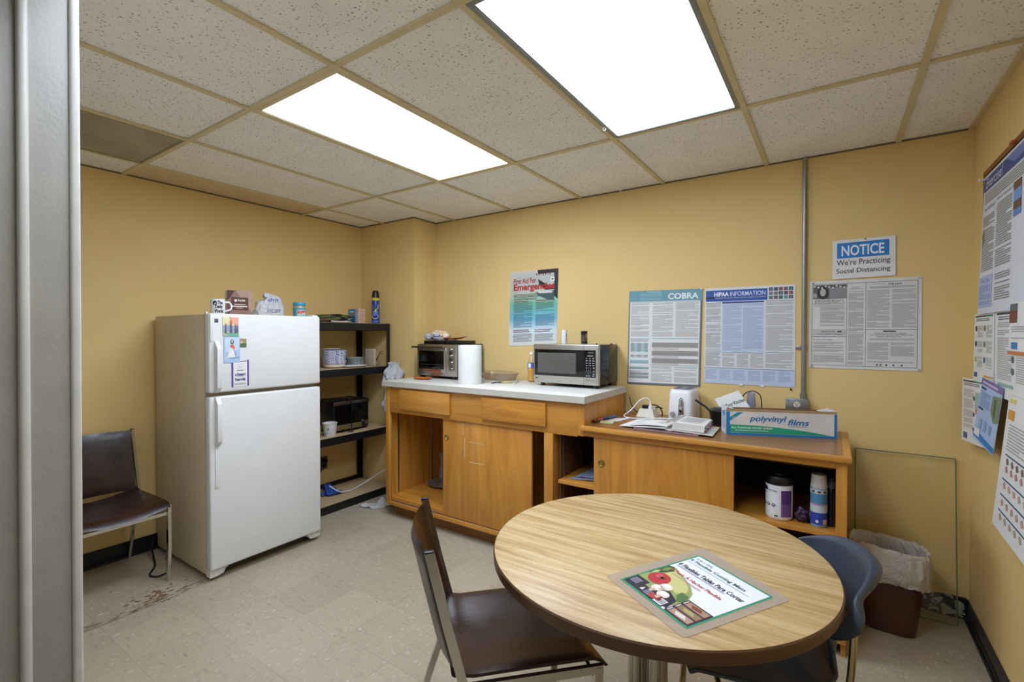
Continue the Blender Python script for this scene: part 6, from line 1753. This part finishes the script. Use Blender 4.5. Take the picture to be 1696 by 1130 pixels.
for k in range(6):
    a = k * pi / 3; d.poly('printed_photo', ink('35502a'), [(.205 + .012 * cos(a + 1.6), .645 + .012 * sin(a + 1.6)), (.205 + .055 * cos(a), .645 + .045 * sin(a)), (.205 + .012 * cos(a - 1.6), .645 + .012 * sin(a - 1.6))], .0015)
mush = ink('e4d3c8'); mush2 = ink('c9aa9c')
for (a, b, r_) in ((.37, .72, .07), (.33, .80, .065), (.46, .83, .07)):
    d.disc('printed_photo', mush, a, b, r_, r_ * .75, .0013, 18); d.rect('printed_photo', mush2, a - .02, b + .03, a + .022, b + .085, .0014); d.disc('printed_photo', ink('f0e6de'), a - .01, b - .015, r_ * .6, r_ * .4, .0016)
d.poly('printed_photo', ink('b04038'), [(.36, .90), (.5, .86), (.54, .93), (.4, .96)], .0013)
d.rect('black_strip', dk, .025, .80, .22, .975, .0009); d.poly('black_strip', dk, [(.22, .86), (.62, .88), (.62, .975), (.22, .975)], .0009)
d.lines('fine_print', ink('9a94a8'), .05, .84, .16, .93, 4, .0011); d.poly('emblem', ink('d9d5df'), [(.24, .94), (.265, .885), (.29, .94)], .0012); d.lines('fine_print', ink('9a94a8'), .31, .885, .42, .96, 6, .0011)
d.rect('barcode', ink('e6e4e8'), .48, .875, .60, .965, .0011)
for k in range(9): d.rect('barcode', dk, .49 + .012 * k, .885, .49 + .012 * k + (.004 + .003 * (k % 2)), .955, .0013)
d.rect('black_strip', ink('3a2430'), .66, .69, .975, .975, .0010)
for k, (cc, c2) in enumerate((('a8846a', '7a4030'), ('8a7450', 'a89a6c'), ('b08a78', 'd8cfc4'))):
    v0 = .705 + .09 * k
    d.rect('printed_photo', ink(cc), .70, v0, .955, v0 + .07, .0012); d.poly('printed_photo', ink(c2), [(.74, v0 + .02), (.86, v0 + .01), (.9, v0 + .05), (.78, v0 + .06)], .0014)
    d.rect('lettering', ink('d8c6cc'), .675, v0 + .005, .69, v0 + .065, .0014)
d.text('lettering', ink('2f6a58'), '6 Flexible Cutting Mats', .04, .115, .80, .175, .001, bold=.015); d.text('lettering', M_INK, '6 Flexibles Tablas Para Cortar', .045, .265, .93, .325, .001, bold=.02); d.text('lettering', ink('b04038'), '6 Tapis À Hacher Flexible', .10, .405, .80, .475, .001, bold=.015)
d.lines('fine_print', ink('8f9aa6'), .05, .19, .9, .215, 2, .001); d.lines('fine_print', ink('9a9aa6'), .06, .335, .75, .375, 3, .001); d.lines('fine_print', ink('c08a86'), .18, .49, .6, .52, 2, .001); d.text('lettering', ink('3a5a58'), '12 in. x 15 in.', .06, .06, .3, .095, .001)
d.done(t)

# ------------------------------------------------------------------ brown vinyl and chrome chairs (front is local +x)
def vinyl_chair(label, loc, rz):
    t = thing('side_chair', label, 'chair', loc, rz, 'brown vinyl chairs with chrome frames', world=False)
    zt = .815
    def bx(z):       # lean of the back
        return -.165 - (z - .45) * .24
    def back(u, v):
        y = -.205 + .41 * u; z = .462 + (zt - .462) * v
        bow = .042 * sin(pi * u) ** .9
        puff = .010 * (sin(pi * u) * sin(pi * v)) ** .35
        return (bx(z) - bow + puff, y, z - .0 + .0 * u)
    obj('backrest', M().slab(back, 22, 16, lambda u, v: .010 + .014 * (max(0, sin(pi * u)) * max(0, sin(pi * v))) ** .3), M_LEATHER, t, ang=60)
    def seat(u, v):
        x = -.185 + .445 * v; y = -.214 + .428 * u
        sag = .030 * sin(pi * u) ** 1.1
        z = .452 - sag + .004 * (max(0, sin(pi * v))) ** .3 - .035 * max(0, (v - .9) / .1) ** 2 * .6 + .012 * max(0, (.12 - v) / .12)
        return (x, y, z)
    obj('seat', M().slab(seat, 24, 24, lambda u, v: .009 + .010 * (max(0, sin(pi * v)) * max(0, sin(pi * u))) ** .3), M_LEATHER, t, ang=60)
    for s in (-1, 1):
        y = s * .2165
        obj('back_post', M().bar([(bx(.40) + .004, y, .40), (bx(.62), y, .62), (bx(zt) + .0, y, zt + .004)], .026, .014, (1, 0, 0)), M_CHROME, t)
        obj('post_cap', M().box(bx(zt) - .0135, y - .008, zt + .003, bx(zt) + .0135, y + .008, zt + .008, .002), M_BLACK, t)
        obj('seat_rail', M().bar([(-.165, y, .430), (.250, y, .430)], .024, .014, (0, 0, 1)), M_CHROME, t)
        obj('front_leg', M().bar([(.236, y, .436), (.236, y, .20), (.222, y, .002)], .024, .016, (1, 0, 0)), M_CHROME, t)
        obj('rear_leg', M().bar([(-.155, y * .97, .43), (-.235, y * .97, .20), (-.30, y * .97, .002)], .022, .014, (1, 0, 0)), M_CHROME, t)
    obj('front_stretcher', M().bar([(.23, -.21, .392), (.23, .21, .392)], .018, .012, (0, 0, 1)), M_CHROME, t)
    obj('rear_stretcher', M().bar([(bx(.43), -.21, .43), (bx(.43), .21, .43)], .014, .012, (0, 0, 1)), M_CHROME, t)
    return t
vinyl_chair('brown vinyl chair with chrome frame pulled up to the round table in the foreground', (-.885, 1.268, 0), radians(46))
vinyl_chair('brown vinyl chair with chrome legs at far left beside the refrigerator', (-3.365, .915, 0), radians(2))

# ------------------------------------------------------------------ slate blue moulded chair on the right of the table
t = thing('shell_chair', 'slate blue moulded plastic shell chair pushed under the right side of the table', 'chair', (-.184, 1.648, 0), radians(202), world=False)
PROF = [(.235, .425, .18), (.21, .442, .19), (.12, .437, .20), (0, .428, .20), (-.10, .432, .192), (-.160, .456, .155), (-.190, .51, .125), (-.208, .585, .140), (-.234, .66, .212), (-.250, .718, .238), (-.262, .750, .230), (-.275, .765, .218), (-.290, .765, .21), (-.302, .753, .205)]
def shell(u, v):
    k = v * (len(PROF) - 1); i = min(int(k), len(PROF) - 2); q = k - i
    x, z, w_ = (PROF[i][j] * (1 - q) + PROF[i + 1][j] * q for j in range(3))
    s = 2 * u - 1
    up = max(0, min(1, (z - .44) / .18))
    a = abs(s)
    fl = max(0, (a - .84) / .16)
    ends = 1 - a ** 5
    if x < -.262:
        x = -.262 + (x + .262) * ends; z = .750 + (z - .750) * ends; w_ = .230 + (w_ - .230) * ends
    hi = max(0, min(1, (z - .57) / .12))
    x2 = x + up * (.135 * min(a, .86) ** 2.6 + - .012 * hi * fl ** 2)
    y2 = s * w_
    z2 = z + (1 - up) * .022 * s * s - up * .075 * a ** 3.2 * max(0, min(1, (z - .56) / .2)) - .012 * up * fl ** 2
    return (x2, y2, z2)
sh = obj('shell', M().grid(shell, 44, 52), plain('slate_blue_plastic', '323b48', .42, vary=.04, bump=.08, bscale=300), t, ang=80)
md = sh.modifiers.new('thickness', 'SOLIDIFY'); md.thickness = .012; md.offset = 0
md = sh.modifiers.new('smooth', 'SUBSURF'); md.levels = 1; md.render_levels = 2
for s in (-1, 1):
    y = s * .188
    obj('frame_tube', M().tube([(.21, y, .002), (.20, y, .20), (.185, y, .36), (.16, y, .405), (.10, y, .411), (-.10, y, .411), (-.15, y, .395), (-.175, y, .34), (-.20, y, .18), (-.235, y, .002)], .011, 12).tube([(-.145, y, .405), (-.165, y, .47), (-.168, y + s * .012, .56), (-.168, y + s * .02, .64)], .009, 12), plain('warm_chrome', 'c2b28e', .2, 1.0), t)
    for x in (.21, -.25):
        obj('foot', M().cyl((x + (.015 if x < 0 else 0), y, .0), (x + (.015 if x < 0 else 0), y, .025), .015, seg=12), M_BLACK, t)
obj('cross_tube', M().tube([(.15, -.2, .408), (.15, .2, .408)], .009, 10).tube([(-.13, -.2, .408), (-.13, .2, .408)], .009, 10), MATS['warm_chrome'], t)
